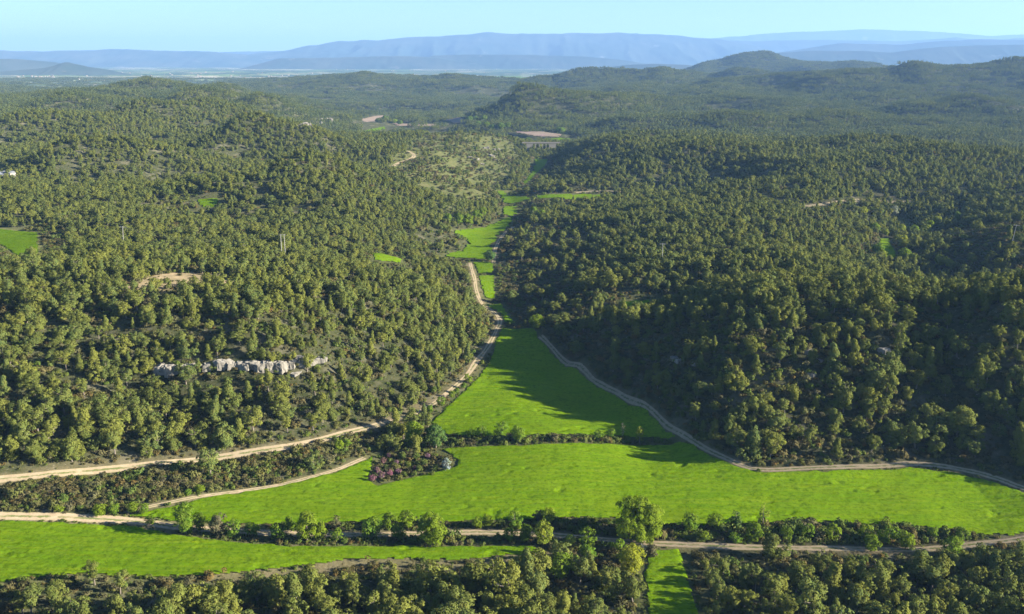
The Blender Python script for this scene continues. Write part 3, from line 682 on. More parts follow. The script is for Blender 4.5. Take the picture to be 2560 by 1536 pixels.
def tree_parts(seed, h, rmax, nclump, crown0, shape, clump_r, per_m2, leaf, lean=0.0, flat=0.8, limbs=7, irr=1.0):
    """returns (crown verts, faces, normals), (trunk verts, faces), clumps"""
    r = np.random.default_rng(seed)
    lx, ly = r.normal(0, 0.05 + lean, 2) * h
    bend = r.normal(0, 0.02, 2) * h
    def axis(z): f = z / h; return np.array([lx * f + bend[0] * math.sin(f * 3.1), ly * f + bend[1] * math.sin(f * 3.1), z])
    clumps = []
    wob = r.normal(0, 1, 4)
    for i in range(nclump):
        f = (i + r.random()) / nclump
        if shape == 'round': env = math.sqrt(max(0.02, 1 - ((f - 0.48) / 0.56) ** 2))
        elif shape == 'cone': env = max(0.12, (1 - f) ** 0.75 * (0.55 + 0.45 * min(1, f * 6)))
        elif shape == 'umbrella': env = math.sqrt(max(0.03, 1 - ((f - 0.55) / 0.5) ** 2)) * (0.7 + 0.5 * f)
        else: env = max(0.3, math.sqrt(max(0.03, 1 - ((f - 0.5) / 0.58) ** 2)))
        th = i * 2.39996 + r.normal(0, 0.5)
        env *= 1 + irr * (0.30 * math.sin(th * 1 + wob[0]) + 0.18 * math.sin(2 * th + wob[1]) + 0.16 * math.sin(3 * th + 5 * f + wob[2]))
        rr = rmax * env * (0.35 + 0.65 * r.random() ** 0.5)
        cr1 = clump_r * (0.45 + 0.95 * r.random() ** 1.3) * (0.75 if f > 0.85 else 1)
        rr = max(0, rr - cr1 * 0.55)
        z = h * (crown0 + (1 - crown0) * f) - cr1 * 0.6 * f
        c_ = axis(z) + np.array([math.cos(th) * rr, math.sin(th) * rr, 0])
        clumps.append((c_[0], c_[1], c_[2], cr1, flat))
    centre = axis(h * (crown0 + (1 - crown0) * 0.42))
    crown = tufts(r, clumps, per_m2, leaf, centre)
    zs = np.linspace(-0.4, h * 0.9, 7); rad0 = 0.026 * h
    parts = [tube([axis(z) for z in zs], [rad0 * (1.25 - 1.05 * i / 6) for i in range(7)], 6)]
    for i in r.choice(nclump, min(limbs, nclump), replace=False):
        c_ = np.array(clumps[i][:3]); z0 = max(h * crown0 * 0.8, c_[2] - 0.35 * np.hypot(c_[0], c_[1]) - 0.3 * clump_r)
        a_ = axis(z0); mid = (a_ + c_) / 2 - np.array([0, 0, 0.06 * h * 0.5])
        parts.append(tube([a_, mid, c_], [rad0 * 0.42, rad0 * 0.3, rad0 * 0.12], 4))
    return crown, join(parts), clumps

PINES = []
PSPEC = [('round', 8.6, 3.4, 30, .10, 1.3), ('round', 9.2, 3.1, 28, .16, 1.2), ('cone', 8.6, 2.9, 30, .06, 1.1), ('umbrella', 9.0, 3.7, 26, .26, 1.35),
         ('round', 8.0, 3.6, 34, .08, 1.25), ('blob', 8.5, 2.6, 26, .14, 1.05), ('umbrella', 8.6, 3.3, 24, .28, 1.25), ('blob', 8.0, 3.3, 28, .1, 1.3),
         ('round', 7.6, 3.0, 40, .08, .95), ('umbrella', 9.6, 3.0, 30, .3, 1.05), ('cone', 9.4, 3.1, 40, .05, .95), ('blob', 7.2, 3.4, 36, .12, 1.05)]
for i, (shp, h_, rm, nc, c0, cr1) in enumerate(PSPEC):
    (V, F, N), (tv, tf), _ = tree_parts(100 + i, h_, rm, nc, c0, shp, cr1, 9.5, 0.21, lean=0.02)
    PINES.append((mesh_np('pine_crown', V, F, M_PINE, normals=N), mesh_np('pine_trunk', tv, tf, M_BARK, smooth=True), h_))
print('pines', sum(len(p[0].polygons) for p in PINES), time.time() - T0)

def broad(seed, h, w, mat, name, per=6.0, leaf=0.26, shape='round', crown0=0.16, nclump=None, clump_r=None):
    cr1 = clump_r or max(0.35, 0.19 * w)
    nc = nclump or int(np.clip(14 + 2.2 * w, 16, 46))
    (V, F, N), (tv, tf), _ = tree_parts(seed, h, w / 2, nc, crown0, shape, cr1, per, leaf, lean=0.005, flat=0.85, irr=0.35)
    return mesh_np(name + '_crown', V, F, mat, normals=N), mesh_np(name + '_trunk', tv, tf, M_BARK, smooth=True)

SHRUBS = []
for i in range(8):
    r = np.random.default_rng(300 + i)
    cl = [(r.normal(0, .45), r.normal(0, .45), 0.28 + 0.4 * r.random(), 0.38 + 0.25 * r.random(), .85) for _ in range(6 + i % 3)]
    V, F, N = tufts(r, cl, 16, 0.16, np.array([0, 0, 0.1]), low=-0.6)
    SHRUBS.append(mesh_np('shrub_leaves', V, F, M_SHRUBG if i in (2, 6) else (M_SHRUBB if i in (1, 4) else M_SHRUB), normals=N))

# distant groups of pines: about fourteen small crowns on a 20 m patch
FAR = []
for i in range(5):
    r = np.random.default_rng(500 + i); Vs, Fs, Ns, o = [], [], [], 0
    for gx_ in range(4):
        for gy_ in range(4):
            if r.random() < 0.28: continue
            px_, py_ = (gx_ - 1.5) * 5.2 + r.normal(0, 1.3), (gy_ - 1.5) * 5.2 + r.normal(0, 1.3)
            hh = 6.0 + 5 * r.random(); rm = 2.2 + 1.2 * r.random()
            cl = []
            for k in range(7):
                f = (k + .5) / 7; e_ = rm * math.sqrt(max(.05, 1 - ((f - .45) / .6) ** 2)); th = k * 2.4 + r.random()
                cl.append((px_ + math.cos(th) * e_ * .5, py_ + math.sin(th) * e_ * .5, hh * (.25 + .7 * f), 1.05, .9))
            V, F, N = tufts(r, cl, 1.5, 0.55, np.array([px_, py_, hh * .55]))
            Vs.append(V); Fs.append(F + o); Ns.append(N); o += len(V)
    FAR.append(bpy.data.objects.new('distant_pines_patch', mesh_np('distant_pines', np.vstack(Vs), np.vstack(Fs), M_PINE_FAR, normals=np.vstack(Ns))))
print('far', time.time() - T0)

def scatter(name, P, scale, rot, idx, sources, label, cat):
    """one object: a cloud of points with the source meshes instanced on it"""
    m = bpy.data.meshes.new(name)
    m.vertices.add(len(P)); m.vertices.foreach_set('co', np.ascontiguousarray(P, dtype=np.float32).ravel())
    for nm, ty, val in (('sc', 'FLOAT_VECTOR', np.asarray(scale, np.float32)), ('rt', 'FLOAT_VECTOR', np.asarray(rot, np.float32)), ('ix', 'INT', np.asarray(idx, np.int32))):
        a_ = m.attributes.new(nm, ty, 'POINT'); a_.data.foreach_set('vector' if ty == 'FLOAT_VECTOR' else 'value', val.ravel())
    o = link(name, m)
    ng = bpy.data.node_groups.new(name, 'GeometryNodeTree')
    ng.interface.new_socket('Geometry', in_out='INPUT', socket_type='NodeSocketGeometry')
    ng.interface.new_socket('Geometry', in_out='OUTPUT', socket_type='NodeSocketGeometry')
    N = ng.nodes; L = ng.links
    gi, go = N.new('NodeGroupInput'), N.new('NodeGroupOutput')
    outs = []
    for src in sources:                                  # each entry of sources: list of variants instanced by ix
        jn = N.new('GeometryNodeJoinGeometry')
        for s_ in reversed(src):
            oi = N.new('GeometryNodeObjectInfo'); oi.inputs['Object'].default_value = s_; oi.inputs['As Instance'].default_value = True
            L.new(oi.outputs['Geometry'], jn.inputs[0])
        ip = N.new('GeometryNodeInstanceOnPoints'); ip.inputs['Pick Instance'].default_value = True
        L.new(gi.outputs[0], ip.inputs['Points']); L.new(jn.outputs[0], ip.inputs['Instance'])
        for nm, ty, sk in (('ix', 'INT', 'Instance Index'), ('rt', 'FLOAT_VECTOR', 'Rotation'), ('sc', 'FLOAT_VECTOR', 'Scale')):
            na = N.new('GeometryNodeInputNamedAttribute'); na.data_type = ty; na.inputs['Name'].default_value = nm
            L.new([x for x in na.outputs if x.enabled][0], ip.inputs[sk])
        outs.append(ip.outputs[0])
    jo = N.new('GeometryNodeJoinGeometry')
    for x in outs: L.new(x, jo.inputs[0])
    L.new(jo.outputs[0], go.inputs[0])
    md = o.modifiers.new('scatter', 'NODES'); md.node_group = ng
    return tag(o, label, cat, kind='stuff')

def jgrid(x0, x1, y0, y1, s, r, jit=0.42):
    X, Y = np.meshgrid(np.arange(x0, x1, s), np.arange(y0, y1, s))
    X = X + (np.arange(X.shape[0]) % 2)[:, None] * s / 2
    return np.stack([(X + r.uniform(-jit, jit, X.shape) * s).ravel(), (Y + r.uniform(-jit, jit, X.shape) * s).ravel()], -1)
def in_view(x, y, z, ml=60, mr=160, mt=60, mb=140):
    u, v, d = project(x, y, z + 5)
    return (u > -ml) & (u < 2560 + mr) & (v > -mt) & (v < 1536 + mb)

# hand-placed broadleaved trees: (u, v of the foot, height, width, kind, label)
TREES = []
def T(u, v, h, w, kind, label, cat='tree', group=None): TREES.append((u, v, h, w, kind, label, cat, group))
G1 = 'young green trees lining the lower dirt track'
L1 = 'small fresh green tree in the row along the dirt track'
for a in ((376, 1314, 2.8, 2.8), (500, 1326, 4.6, 4), (582, 1342, 4.2, 4.2), (633, 1340, 3.6, 3.6), (697, 1352, 4.8, 4.2), (728, 1331, 4.2, 3.2), (798, 1351, 5, 4), (844, 1354, 3.6, 3), (927, 1346, 5.6, 5.2),
          (971, 1324, 4.6, 4), (998, 1352, 4.6, 3.6), (1018, 1320, 4.6, 4), (1195, 1322, 3.2, 3), (1218, 1318, 3.6, 3), (1291, 1324, 5, 4), (1371, 1309, 4.6, 4.2), (1273, 1356, 3.8, 3.6), (1313, 1358, 4.8, 3.2),
          (1429, 1364, 2.8, 2.8), (1473, 1368, 5, 4.2), (1546, 1382, 3.6, 4), (1624, 1365, 2.8, 2.6)): T(*a, 'leaf', L1.replace('small', 'very small' if a[2] < 3.7 else 'small' if a[2] < 4.7 else 'young'), group=G1 + (', smallest' if a[2] < 3.7 else '' if a[2] < 4.7 else ', larger'))
T(464, 1336, 8, 6.4, 'leaf', 'tall leafy green tree at the bend where the lower track enters the row')
T(546, 1339, 5.4, 5, 'brown', 'russet and green tree in the row along the lower track')
T(840, 1325, 3.6, 3.4, 'brown', 'small rust-brown tree between the lower track and the large field')
T(1346, 1306, 3.4, 3, 'brown', 'small purplish-brown tree at the lower edge of the large field')
T(768, 1356, 8, 6, 'leaf', 'tall twin-lobed green tree between lower track and lower field')
T(1077, 1366, 8.2, 7.0, 'leaf', 'tall broad green tree standing over the lower dirt track')
T(1358, 1366, 7, 5, 'yellow', 'yellow-green tree beside the lower track opposite a purplish bush')
T(1595, 1350, 12.2, 14.5, 'oak', 'huge round bright green oak standing alone by the track')
T(1578, 1436, 7.8, 6.5, 'yellow', 'yellow-leaved tree leaning over the narrow shaded field')
T(1606, 1388, 2.6, 2.8, 'white', 'small white-flowering bush by the narrow shaded field', 'bush')
T(1628, 1394, 3.2, 3.2, 'brown', 'round dark brown bush beside the white-flowering bush', 'bush')
T(1404, 1450, 6.4, 5, 'leaf', 'bright green tree among grey pines below the lower track')
T(1433, 1434, 4.8, 3, 'leaf', 'slim bright green sapling among pines below the lower track')
T(1466, 1405, 4.2, 4.4, 'leaf', 'low rounded green tree just below the lower track')
L2 = 'bushy green tree in the scrub strip between track and large field'; G2 = 'bushy trees in the scrub strip east of the oak'
for a in ((1724, 1330, 4.8, 4.6), (1790, 1328, 4.6, 4), (1883, 1352, 4.6, 5), (1967, 1356, 4.2, 3.2), (1998, 1345, 3.4, 3), (2021, 1348, 4.2, 3.6), (2079, 1350, 4.4, 4), (2215, 1360, 5, 5.4), (2160, 1352, 4.2, 4), (2178, 1376, 3.8, 4.2),
          (2263, 1374, 4.8, 4.2), (2376, 1391, 5, 5), (2401, 1352, 3.6, 3.6), (2330, 1345, 3, 3), (1760, 1352, 2.6, 3), (1840, 1358, 2.8, 3.4)): T(*a, 'leaf', ('low ' if a[2] < 3.9 else 'taller ' if a[2] > 4.5 else '') + L2, group=G2 + (', low' if a[2] < 3.9 else ', taller' if a[2] > 4.5 else ''))
T(1837, 1326, 5.2, 3.4, 'dark', 'dark green tree next to the slim poplar by the large field')
T(1907, 1318, 6.2, 2.6, 'poplar', 'slim pale poplar at the lower edge of the large field')
T(1034, 1112, 7.4, 7, 'oak', 'left of a pair of oaks at the corner of the tapering field')
T(1090, 1120, 7.2, 7, 'dark', 'darker of a pair of oaks at the corner of the tapering field')
L3 = 'light green tree in the hedge between the two largest fields'; G3 = 'trees in the hedge between the fields'
for a in ((1176, 1096, 3.2, 3.2), (1203, 1095, 4.2, 4), (1249, 1092, 4.8, 5), (1295, 1104, 5, 5), (1499, 1100, 3.2, 3.2), (1526, 1096, 3.2, 3)): T(*a, 'leaf', L3, group=G3)
T(1386, 1105, 2.6, 2.8, 'brown', 'small greyish bush in the hedge between the two largest fields', 'bush')
T(1555, 1094, 4.6, 1.8, 'dead', 'slim leafless pale tree in the hedge by the shaded field')
T(1599, 1110, 5.6, 3.2, 'yellow', 'slim yellow-green tree near the shaded end of the hedge')
L4 = 'pink-blossomed shrub in the thicket inside the large field'; G4 = 'pink-blossomed shrubs in the thicket'
for a in ((932, 1204, 2.2, 2), (954, 1199, 2.5, 2.1), (975, 1192, 2.3, 2), (996, 1187, 2.1, 1.8), (944, 1184, 2, 1.9), (959, 1160, 2.1, 1.9), (973, 1146, 1.8, 1.6), (1069, 1147, 1.8, 1.6), (990, 1163, 1.6, 1.6), (1036, 1176, 1.5, 1.4)): T(*a, 'pink', L4, 'shrub', G4)
T(1115, 1178, 4, 3, 'white', 'silvery white-blossomed small tree at the tip of the thicket')
L5 = 'low green bush in the thicket inside the large field'; G5 = 'green bushes in the thicket'
for a in ((1005, 1150, 2.6, 2.4), (1020, 1170, 2.2, 2), (1048, 1180, 2.2, 2.2), (1060, 1165, 2.4, 2.4), (1090, 1178, 2, 2), (985, 1172, 1.8, 1.8), (1012, 1192, 1.6, 1.8), (1035, 1192, 1.5, 1.8), (1080, 1190, 1.5, 1.7), (1040, 1150, 2.4, 2.2), (966, 1175, 1.6, 1.6)): T(*a, 'olive', L5, 'bush', G5)
T(1343, 822, 7, 9, 'oak', 'round bright green tree at the narrow top end of the tapering field')
L6 = 'pale green bush between dirt track and tapering field'; G6 = 'bushes along the track by the tapering field'
for a in ((1101, 1018, 3.6, 3.4), (1128, 996, 3.2, 3), (1172, 958, 4.2, 4), (1073, 1034, 3, 3), (1140, 985, 2.6, 2.6), (1158, 972, 2.6, 2.6)): T(*a, 'leaf', L6, 'bush', G6)
L7 = 'bright green broadleaved tree beside the winding valley field'; G7 = 'broadleaved trees by the winding valley field'
for a in ((1120, 560, 8, 8), (1145, 562, 9, 9), (1172, 563, 9, 9), (1190, 552, 9, 8), (1207, 542, 8, 8), (1333, 540, 8, 8), (1350, 545, 7, 8)): T(*a, 'leaf', L7, group=G7)
T(1224, 652, 7, 8, 'dark', 'round dark green tree at the edge of the winding valley field')
L8 = 'bright yellow-green tree along the shaded side valley'; G8 = 'bright trees along the shaded side valley'
for a in ((2252, 584, 7, 8), (2280, 590, 8, 8), (2314, 586, 7, 9), (2258, 620, 8, 8), (2243, 612, 7, 7), (2288, 611, 6, 7), (2256, 648, 7, 8), (2278, 658, 6, 9), (2193, 636, 7, 7), (2206, 650, 6, 7), (2351, 666, 7, 8), (2372, 668, 5, 6),
          (2342, 564, 7, 9), (2325, 572, 6, 8), (2391, 552, 7, 5), (2187, 582, 7, 8), (2156, 535, 6, 7), (2191, 535, 5, 7), (2212, 590, 5, 6), (2230, 585, 5, 6), (2430, 556, 5, 6)): T(*a, 'yellow' if a[0] % 3 else 'leaf', L8, group=G8)
T(2237, 540, 8, 7, 'white', 'pale blossoming tree at the head of the shaded side valley')
L9 = 'light green tree in the distant valley behind the scrub hill'; G9 = 'trees in the distant valley behind the scrub hill'
for a in ((1173, 308, 14, 16), (1190, 306, 12, 14), (1210, 306, 14, 14), (1253, 326, 14, 16), (1233, 328, 12, 16), (1270, 322, 12, 14), (1401, 335, 12, 20), (1322, 356, 9, 10), (963, 303, 12, 14), (945, 306, 9, 12), (985, 308, 9, 16), (1000, 312, 10, 12), (1215, 318, 10, 14), (1195, 316, 10, 14)): T(*a, 'leaf', L9, group=G9)
L10 = 'small fresh green bush in the heath between the two left tracks'; G10 = 'green bushes in the left heath'
for a in ((500, 1232, 2.4, 3), (335, 1283, 3, 3.4), (360, 1285, 2.8, 3), (250, 1290, 3, 4), (285, 1285, 2.8, 3.6), (850, 1130, 4, 3.2), (865, 1120, 3, 3), (470, 1240, 2, 2), (150, 1280, 2, 3)): T(*a, 'leaf', L10, 'bush', G10)
PP = [(1042, 1140, 8.2, 'cone'), (973, 1128, 6.6, 'round')]

KM = {'leaf': M_LEAF, 'yellow': M_LEAFY, 'oak': M_OAK, 'dark': M_DARKLEAF, 'brown': M_BROWNLEAF, 'pink': M_PINK, 'white': M_WHITE, 'dead': M_DEAD, 'poplar': M_LEAFY, 'olive': M_SHRUBG}
TREES = [(a, b, c * 1.15, d * 1.15, *e_) if d < 10 and b > 1000 else (a, b, c, d, *e_) for a, b, c, d, *e_ in TREES]
pos = cast([t[0] for t in TREES], [t[1] for t in TREES], H)
LIB = {}
TREE_XY = []
for (u, v, h, w, kind, label, cat, group), (x, y) in zip(TREES, pos):
    small = w < 10 and group is not None
    if small:                                            # a few shapes per kind, shared and scaled
        key = (kind, 'far' if y > 420 else 'near', int(rng.integers(4)))
        if key not in LIB:
            sc0 = 8.0 if key[1] == 'far' else 4.5
            LIB[key] = (*broad(hash(key[2]) % 97 + 13 * len(LIB), sc0, sc0, KM[kind], 'tree', per=5 if sc0 > 5 else 9, leaf=.32 if sc0 > 5 else 0.2), sc0)
        cm, tm, s0 = LIB[key]; sw, sh = w / s0, h / s0
    else:
        shape = {'poplar': 'blob', 'dead': 'blob'}.get(kind, 'round')
        cm, tm = broad(int(u) + 7, h, w, KM[kind], 'tree', per=3.0 if kind == 'dead' else 7.0, leaf=0.14 if kind == 'dead' else 0.24, shape=shape, crown0=0.1 if kind in ('poplar', 'oak') else .16,
                       clump_r=1.75 if kind == 'oak' and w > 10 else None, nclump=95 if kind == 'oak' and w > 10 else None)
        sw = sh = 1.0
    nm = {'bush': 'bush', 'shrub': 'flowering_shrub'}.get(cat, {'oak': 'oak_tree', 'poplar': 'poplar_tree', 'dead': 'bare_tree'}.get(kind, 'broadleaf_tree'))
    e = bpy.data.objects.new(nm, None); COL.objects.link(e)
    e.location = (x, y, float(H(x, y))); e.rotation_euler = (0, 0, rng.uniform(0, 6.28)); e.scale = (sw, sw, sh)
    e.empty_display_size = 0.5
    tag(e, label, cat, group)
    link('crown', cm, e); link('trunk', tm, e)
    TREE_XY.append((x, y, w / 2))
TREE_XY = np.array(TREE_XY)

# ------------------------------------------------------------------ pine woods
r = np.random.default_rng(21)
Q = jgrid(-900, 960, 150, 1560, 4.15, r)
x, y = Q[:, 0], Q[:, 1]
z = H(x, y)
keep = in_view(x, y, z)
x, y, z = x[keep], y[keep], z[keep]
fd, td = fielddist(x, y), trackdist(x, y)
keep = (fd > np.where(y > 420, 4.5, 3.0)) & (td > 2.2)
BIGF = [FIELDS[k] for k in ('meadow', 'upper', 'lower', 'small', 'f3', 'f4', 'f5', 'f6', 'f7', 'f8', 'f9', 'f12', 'f16')]
def fielddist_big(x, y):
    d = np.full(x.shape, 1e6)
    for P in BIGF:
        s_ = segdist(x, y, P); d = np.minimum(d, np.where(inpoly(x, y, P), -np.minimum(s_, 50), s_))
    return d
south = np.minimum.reduce([fielddist_big(x, y + q) for q in (8.0, 14.0)]); south = np.where(y > 420, np.minimum(south, np.minimum(fielddist_big(x, y + 21), fielddist_big(x, y + 30))), south)
clear_s = np.zeros(len(x), bool)
for P in CLEARINGS[:1] + [FIELDS[k] for k in ('f10', 'f11', 'f15')]:
    for q in (0, 6, 12, 18, 25): clear_s |= inpoly(x, y + q, P)
keep &= ~(clear_s & (r.random(len(x)) < 0.72))
east = np.minimum(fielddist_big(x - 9.0, y), fielddist_big(x - 16.0, y))
keep &= ~((east < 0.5) & (y > 440) & (x < 60) & (r.random(len(x)) < 0.85))
keep &= ~((y < 300) & (np.minimum(trackdist(x, y + 5.0), trackdist(x, y + 9.0)) < 1.0) & (r.random(len(x)) < 0.85))
keep &= ~((south < 1.0) & (r.random(len(x)) < np.where(y > 420, 0.92, 0.80)))
dens = np.full(x.shape, 0.86)
dens *= np.clip(1.05 + 0.9 * fbm(x / 45, y / 45, 3, 61), 0.5, 1) * np.clip(0.82 + 1.1 * fbm(x / 15, y / 15, 2, 65), 0.12, 1)
dens = np.where((y < 480) & (x < -15) & (y > 270), np.maximum(dens, 0.5), dens)
for i, P in enumerate(SCRUB): dens = np.where(inpoly(x, y, P), [0.03, 0.06, 0.10, 0.20, .10, .12, .10, 0.0][i], dens)
dens = np.where(anyin(x, y, CLEARINGS), 0, dens)
dens = np.where(anyin(x, y, SANDY), 0.10, dens)
u, v, d = project(x, y, z)
SLOPE = poly((1310,800),(1450,790),(1700,800),(2000,820),(2473,860),(2700,900),(2700,1215),(2473,1175),(2300,1125),(2100,1122),(1830,1128),(1700,1075),(1500,948),(1340,842))
STRIP = poly((1340,1255),(1480,1258),(1700,1275),(1850,1268),(2000,1266),(2200,1274),(2400,1298),(2300,1318),(2200,1325),(1650,1312),(1450,1300))
HEDGE = poly((1040,1052),(1280,1055),(1560,1058),(1645,1056),(1640,1066),(1560,1075),(1390,1071),(1120,1080))
TRI = poly((1120,900),(1190,790),(1205,775),(1200,800),(1150,910),(1060,1000),(1030,1030),(1060,990))
LOWROW = poly((330,1258),(430,1255),(700,1262),(1250,1258),(1340,1252),(1450,1300),(1550,1310),(1550,1330),(1330,1322),(1280,1318),(700,1318),(430,1290))
dens = np.where(inpoly(x, y, SLOPE), 0.40 + 0.3 * fbm(x / 30, y / 30, 2, 63), dens)
BELOW = poly((1280,1318),(1340,1300),(1560,1312),(1560,1345),(1540,1400),(1450,1370),(1330,1350))
dens = np.where(inpoly(x, y, BELOW), 0.12, dens)
for P in (STRIP, HEDGE, TRI, LOWROW): dens = np.where(inpoly(x, y, P), 0.02, dens)
EDGE = poly((1645,1335),(1700,1335),(1740,1500),(1750,1560),(1710,1560),(1668,1390))
dens = np.where(inpoly(x, y, EDGE), 0.95, dens)
keep &= r.random(len(x)) < dens
dtree = np.min(np.hypot(x[:, None] - TREE_XY[None, :, 0], y[:, None] - TREE_XY[None, :, 1]) - TREE_XY[None, :, 2], 1)
keep &= dtree > 1.2
ROCKP = cast([408, 430, 450, 500, 530, 560, 590, 620, 650, 680, 710, 740], [934] * 12, H)
for qx, qy in ROCKP: keep &= ~((np.abs(x - qx) < 3.2) & (y > qy - 5) & (y < qy + 3) & (r.random(len(x)) < 0.3))
x, y, z = x[keep], y[keep], z[keep]
age = 0.5 + 0.5 * fbm(x / 35, y / 35, 2, 71)
s = np.clip(0.56 + 0.44 * age + r.normal(0, 0.17, len(x)), 0.32, 1.25)
s = np.where(inpoly(x, y, SLOPE), s * 1.08, s)
s = s * np.interp(y, [240, 330], [1.25, 0.92])
s = np.where((y < 260) & (fielddist(x, y) < 18), s * 0.72, s)
zs_ = np.where(y < 460, r.uniform(.80, 1.12, len(s)), r.uniform(.68, .95, len(s)))
P = np.stack([x, y, z - 0.1], -1)
sc = np.stack([s * r.uniform(.88, 1.15, len(s)), s * r.uniform(.88, 1.15, len(s)), s * zs_], -1)
rot = np.stack([r.normal(0, .03, len(s)), r.normal(0, .03, len(s)), r.uniform(0, 6.28, len(s))], -1)
ix = r.integers(0, len(PINES), len(s))
print('pine trees', len(x), time.time() - T0)
# the 300 that show largest become things of their own
u, v, d = project(x, y, z + 4)
vis = (u > -15) & (u < 2575) & (v > 0) & (v < 1570)
size = np.where(vis, s / d, 0)
big = np.argsort(-size)[:296]
bigm = np.zeros(len(x), bool); bigm[big] = True
XN = cast([1560, 1660], [1500, 1500], H)
SHN = ['round-crowned', 'oval-crowned', 'cone-shaped', 'flat-topped', 'low bushy', 'slim', 'umbrella-shaped', 'plump', 'dense round', 'high-crowned', 'broad conical', 'sprawling']
def pine_label(px, py, pu, pv, k, sz, edge):
    size_ = 'tall' if sz > 1.08 else ('small' if sz < 0.8 else 'medium-sized')
    if inpoly(np.array([px]), np.array([py]), SLOPE)[0] or (pu > 1700 and pv < 1240): where = 'on the dark shaded slope above the large field'
    elif pv > 1330 and pu < 1600: where = 'in the wood below the long lower field'
    elif pv > 1300: where = 'in the wood right of the narrow shaded field'
    else: where = 'on the sunlit slope above the upper dirt track'
    if edge: where = where.replace('in the wood', 'at the edge of the wood').replace('on the', 'at the foot of the')
    lab = f'{size_} {SHN[k]} pine {where}'
    return lab, lab.replace(' pine ', ' pines ')
def put_pine(p, rz, scl, k, lab, grp, cat='tree', rx=0, ry=0):
    e = bpy.data.objects.new('pine_tree', None); COL.objects.link(e)
    e.location = p; e.rotation_euler = (rx, ry, rz); e.scale = scl
    tag(e, lab, cat, grp)
    link('crown', PINES[k][0], e); link('trunk', PINES[k][1], e)
    return e
fdb, tdb = fielddist(x, y), trackdist(x, y)
for i in big:
    lab, grp = pine_label(x[i], y[i], u[i], v[i], int(ix[i]), s[i], min(fdb[i], tdb[i]) < 7)
    put_pine(P[i], rot[i, 2], sc[i], int(ix[i]), lab, grp, rx=rot[i, 0], ry=rot[i, 1])
pp = cast([p[0] for p in PP], [p[1] for p in PP], H)
put_pine((*pp[0], float(H(*pp[0]))), 1.0, (.85, .85, .95), 5, 'tall slim pale pine at the back of the pink-flowered thicket', None)
put_pine((*pp[1], float(H(*pp[1]))), 1.0, (.78, .78, .72), 6, 'round pine on a bare trunk beside the pink-flowered thicket', None)
proto_c = [bpy.data.objects.new('pine_crown', p[0]) for p in PINES]
proto_t = [bpy.data.objects.new('pine_trunk', p[1]) for p in PINES]
rest = ~bigm
near = rest & (y < 650)
scatter('pine_wood', P[near], sc[near], rot[near], ix[near], [proto_c, proto_t], 'mass of olive green pines covering the nearer hills', 'pine wood')
mid = rest & (y >= 650)
scatter('pine_wood', P[mid], sc[mid], rot[mid], ix[mid], [proto_c], 'dense pine forest covering the hills along the valley', 'pine forest')

# distant forest in patches
Q = jgrid(-2900, 3300, 1500, 6000, 19.0, r, 0.35)
x, y = Q[:, 0], Q[:, 1]; z = H(x, y)
keep = in_view(x, y, z, 100, 200)
x, y, z = x[keep], y[keep], z[keep]
fd, td = fielddist(x, y), trackdist(x, y)
plain = sstep(4400, 5600, y + 900 * sstep(-0.33, -0.42, x / y)) * sstep(80, 50, z)
front = np.minimum.reduce([segdist(x, y + q, P) * np.where(inpoly(x, y + q, P), 0, 1) for q in (30, 70, 110) for P in list(PLOUGHED.values()) + [FIELDS['f17'], FIELDS['f18']]])
keep = (fd > 12) & ~((front < 8) & (r.random(len(x)) < 0.8)) & (r.random(len(x)) < np.clip(1.02 + 0.5 * fbm(x / 120, y / 120, 3, 81), 0.25, 1) * (1 - 0.55 * plain))
keep &= ~((r.random(len(x)) < 0.8) & (fbm(x / 160, y / 160, 3, 83) > 0.42))
x, y, z = x[keep], y[keep], z[keep]
s = r.uniform(.85, 1.12, len(x))
scatter('pine_wood', np.stack([x, y, z - 0.3], -1), np.stack([s, s, s * r.uniform(.75, 1.05, len(s))], -1), np.stack([0 * s, 0 * s, r.uniform(0, 6.28, len(s))], -1), r.integers(0, len(FAR), len(s)), [FAR],
        'hazy forest over the distant ridges', 'distant forest')
print('patches', len(x), time.time() - T0)

# ------------------------------------------------------------------ scrub
HEATH = [SCRUB[0], STRIP, HEDGE, TRI, LOWROW, SCRUB[7]]
Qh = jgrid(-200, 200, 200, 330, 1.45, r); Qh = Qh[anyin(Qh[:, 0], Qh[:, 1], HEATH)]
Qe = jgrid(-190, 200, 200, 420, 1.1, r); fe_ = fielddist(Qe[:, 0], Qe[:, 1]); Qe = Qe[(np.abs(fe_ - 0.3) < 0.8) & (r.random(len(Qe)) < 0.75)]
Qh = np.vstack([Qh, Qe])
Q = np.vstack([Qh, jgrid(-300, 330, 160, 620, 2.35, r), jgrid(-560, 560, 620, 1600, 5.0, r)])
x, y = Q[:, 0], Q[:, 1]; z = H(x, y)
keep = in_view(x, y, z, 30, 40, 40, 60)
x, y, z = x[keep], y[keep], z[keep]
fd, td = fielddist(x, y), trackdist(x, y)
far_s = y > 620
dens = np.clip(0.9 + 0.7 * fbm(x / 14, y / 14, 3, 91), 0.05, 1)
dens = np.where(inpoly(x, y, SLOPE), 0.95, dens)
dens = np.where(far_s & ~anyin(x, y, SCRUB[1:7]), np.where(fd < 22, 0.8, 0.25), dens)
dens = np.where(inpoly(x, y, SCRUB[0]), 0.82 + 0.6 * fbm(x / 9, y / 9, 2, 93), dens)
dens = np.where(anyin(x, y, [STRIP, HEDGE, TRI, LOWROW, SCRUB[7]]), 0.95, dens)
dens = np.where(anyin(x, y, [SCRUB[7]]), 0.55, dens)
dens = np.where(anyin(x, y, [SCRUB[3]]), 0.75, dens)
dens = np.where(anyin(x, y, [SCRUBHILL]), 0.62 + 0.8 * fbm(x / 40, y / 40, 3, 95), dens)
dens = np.where(anyin(x, y, CLEARINGS), 0.14, dens)
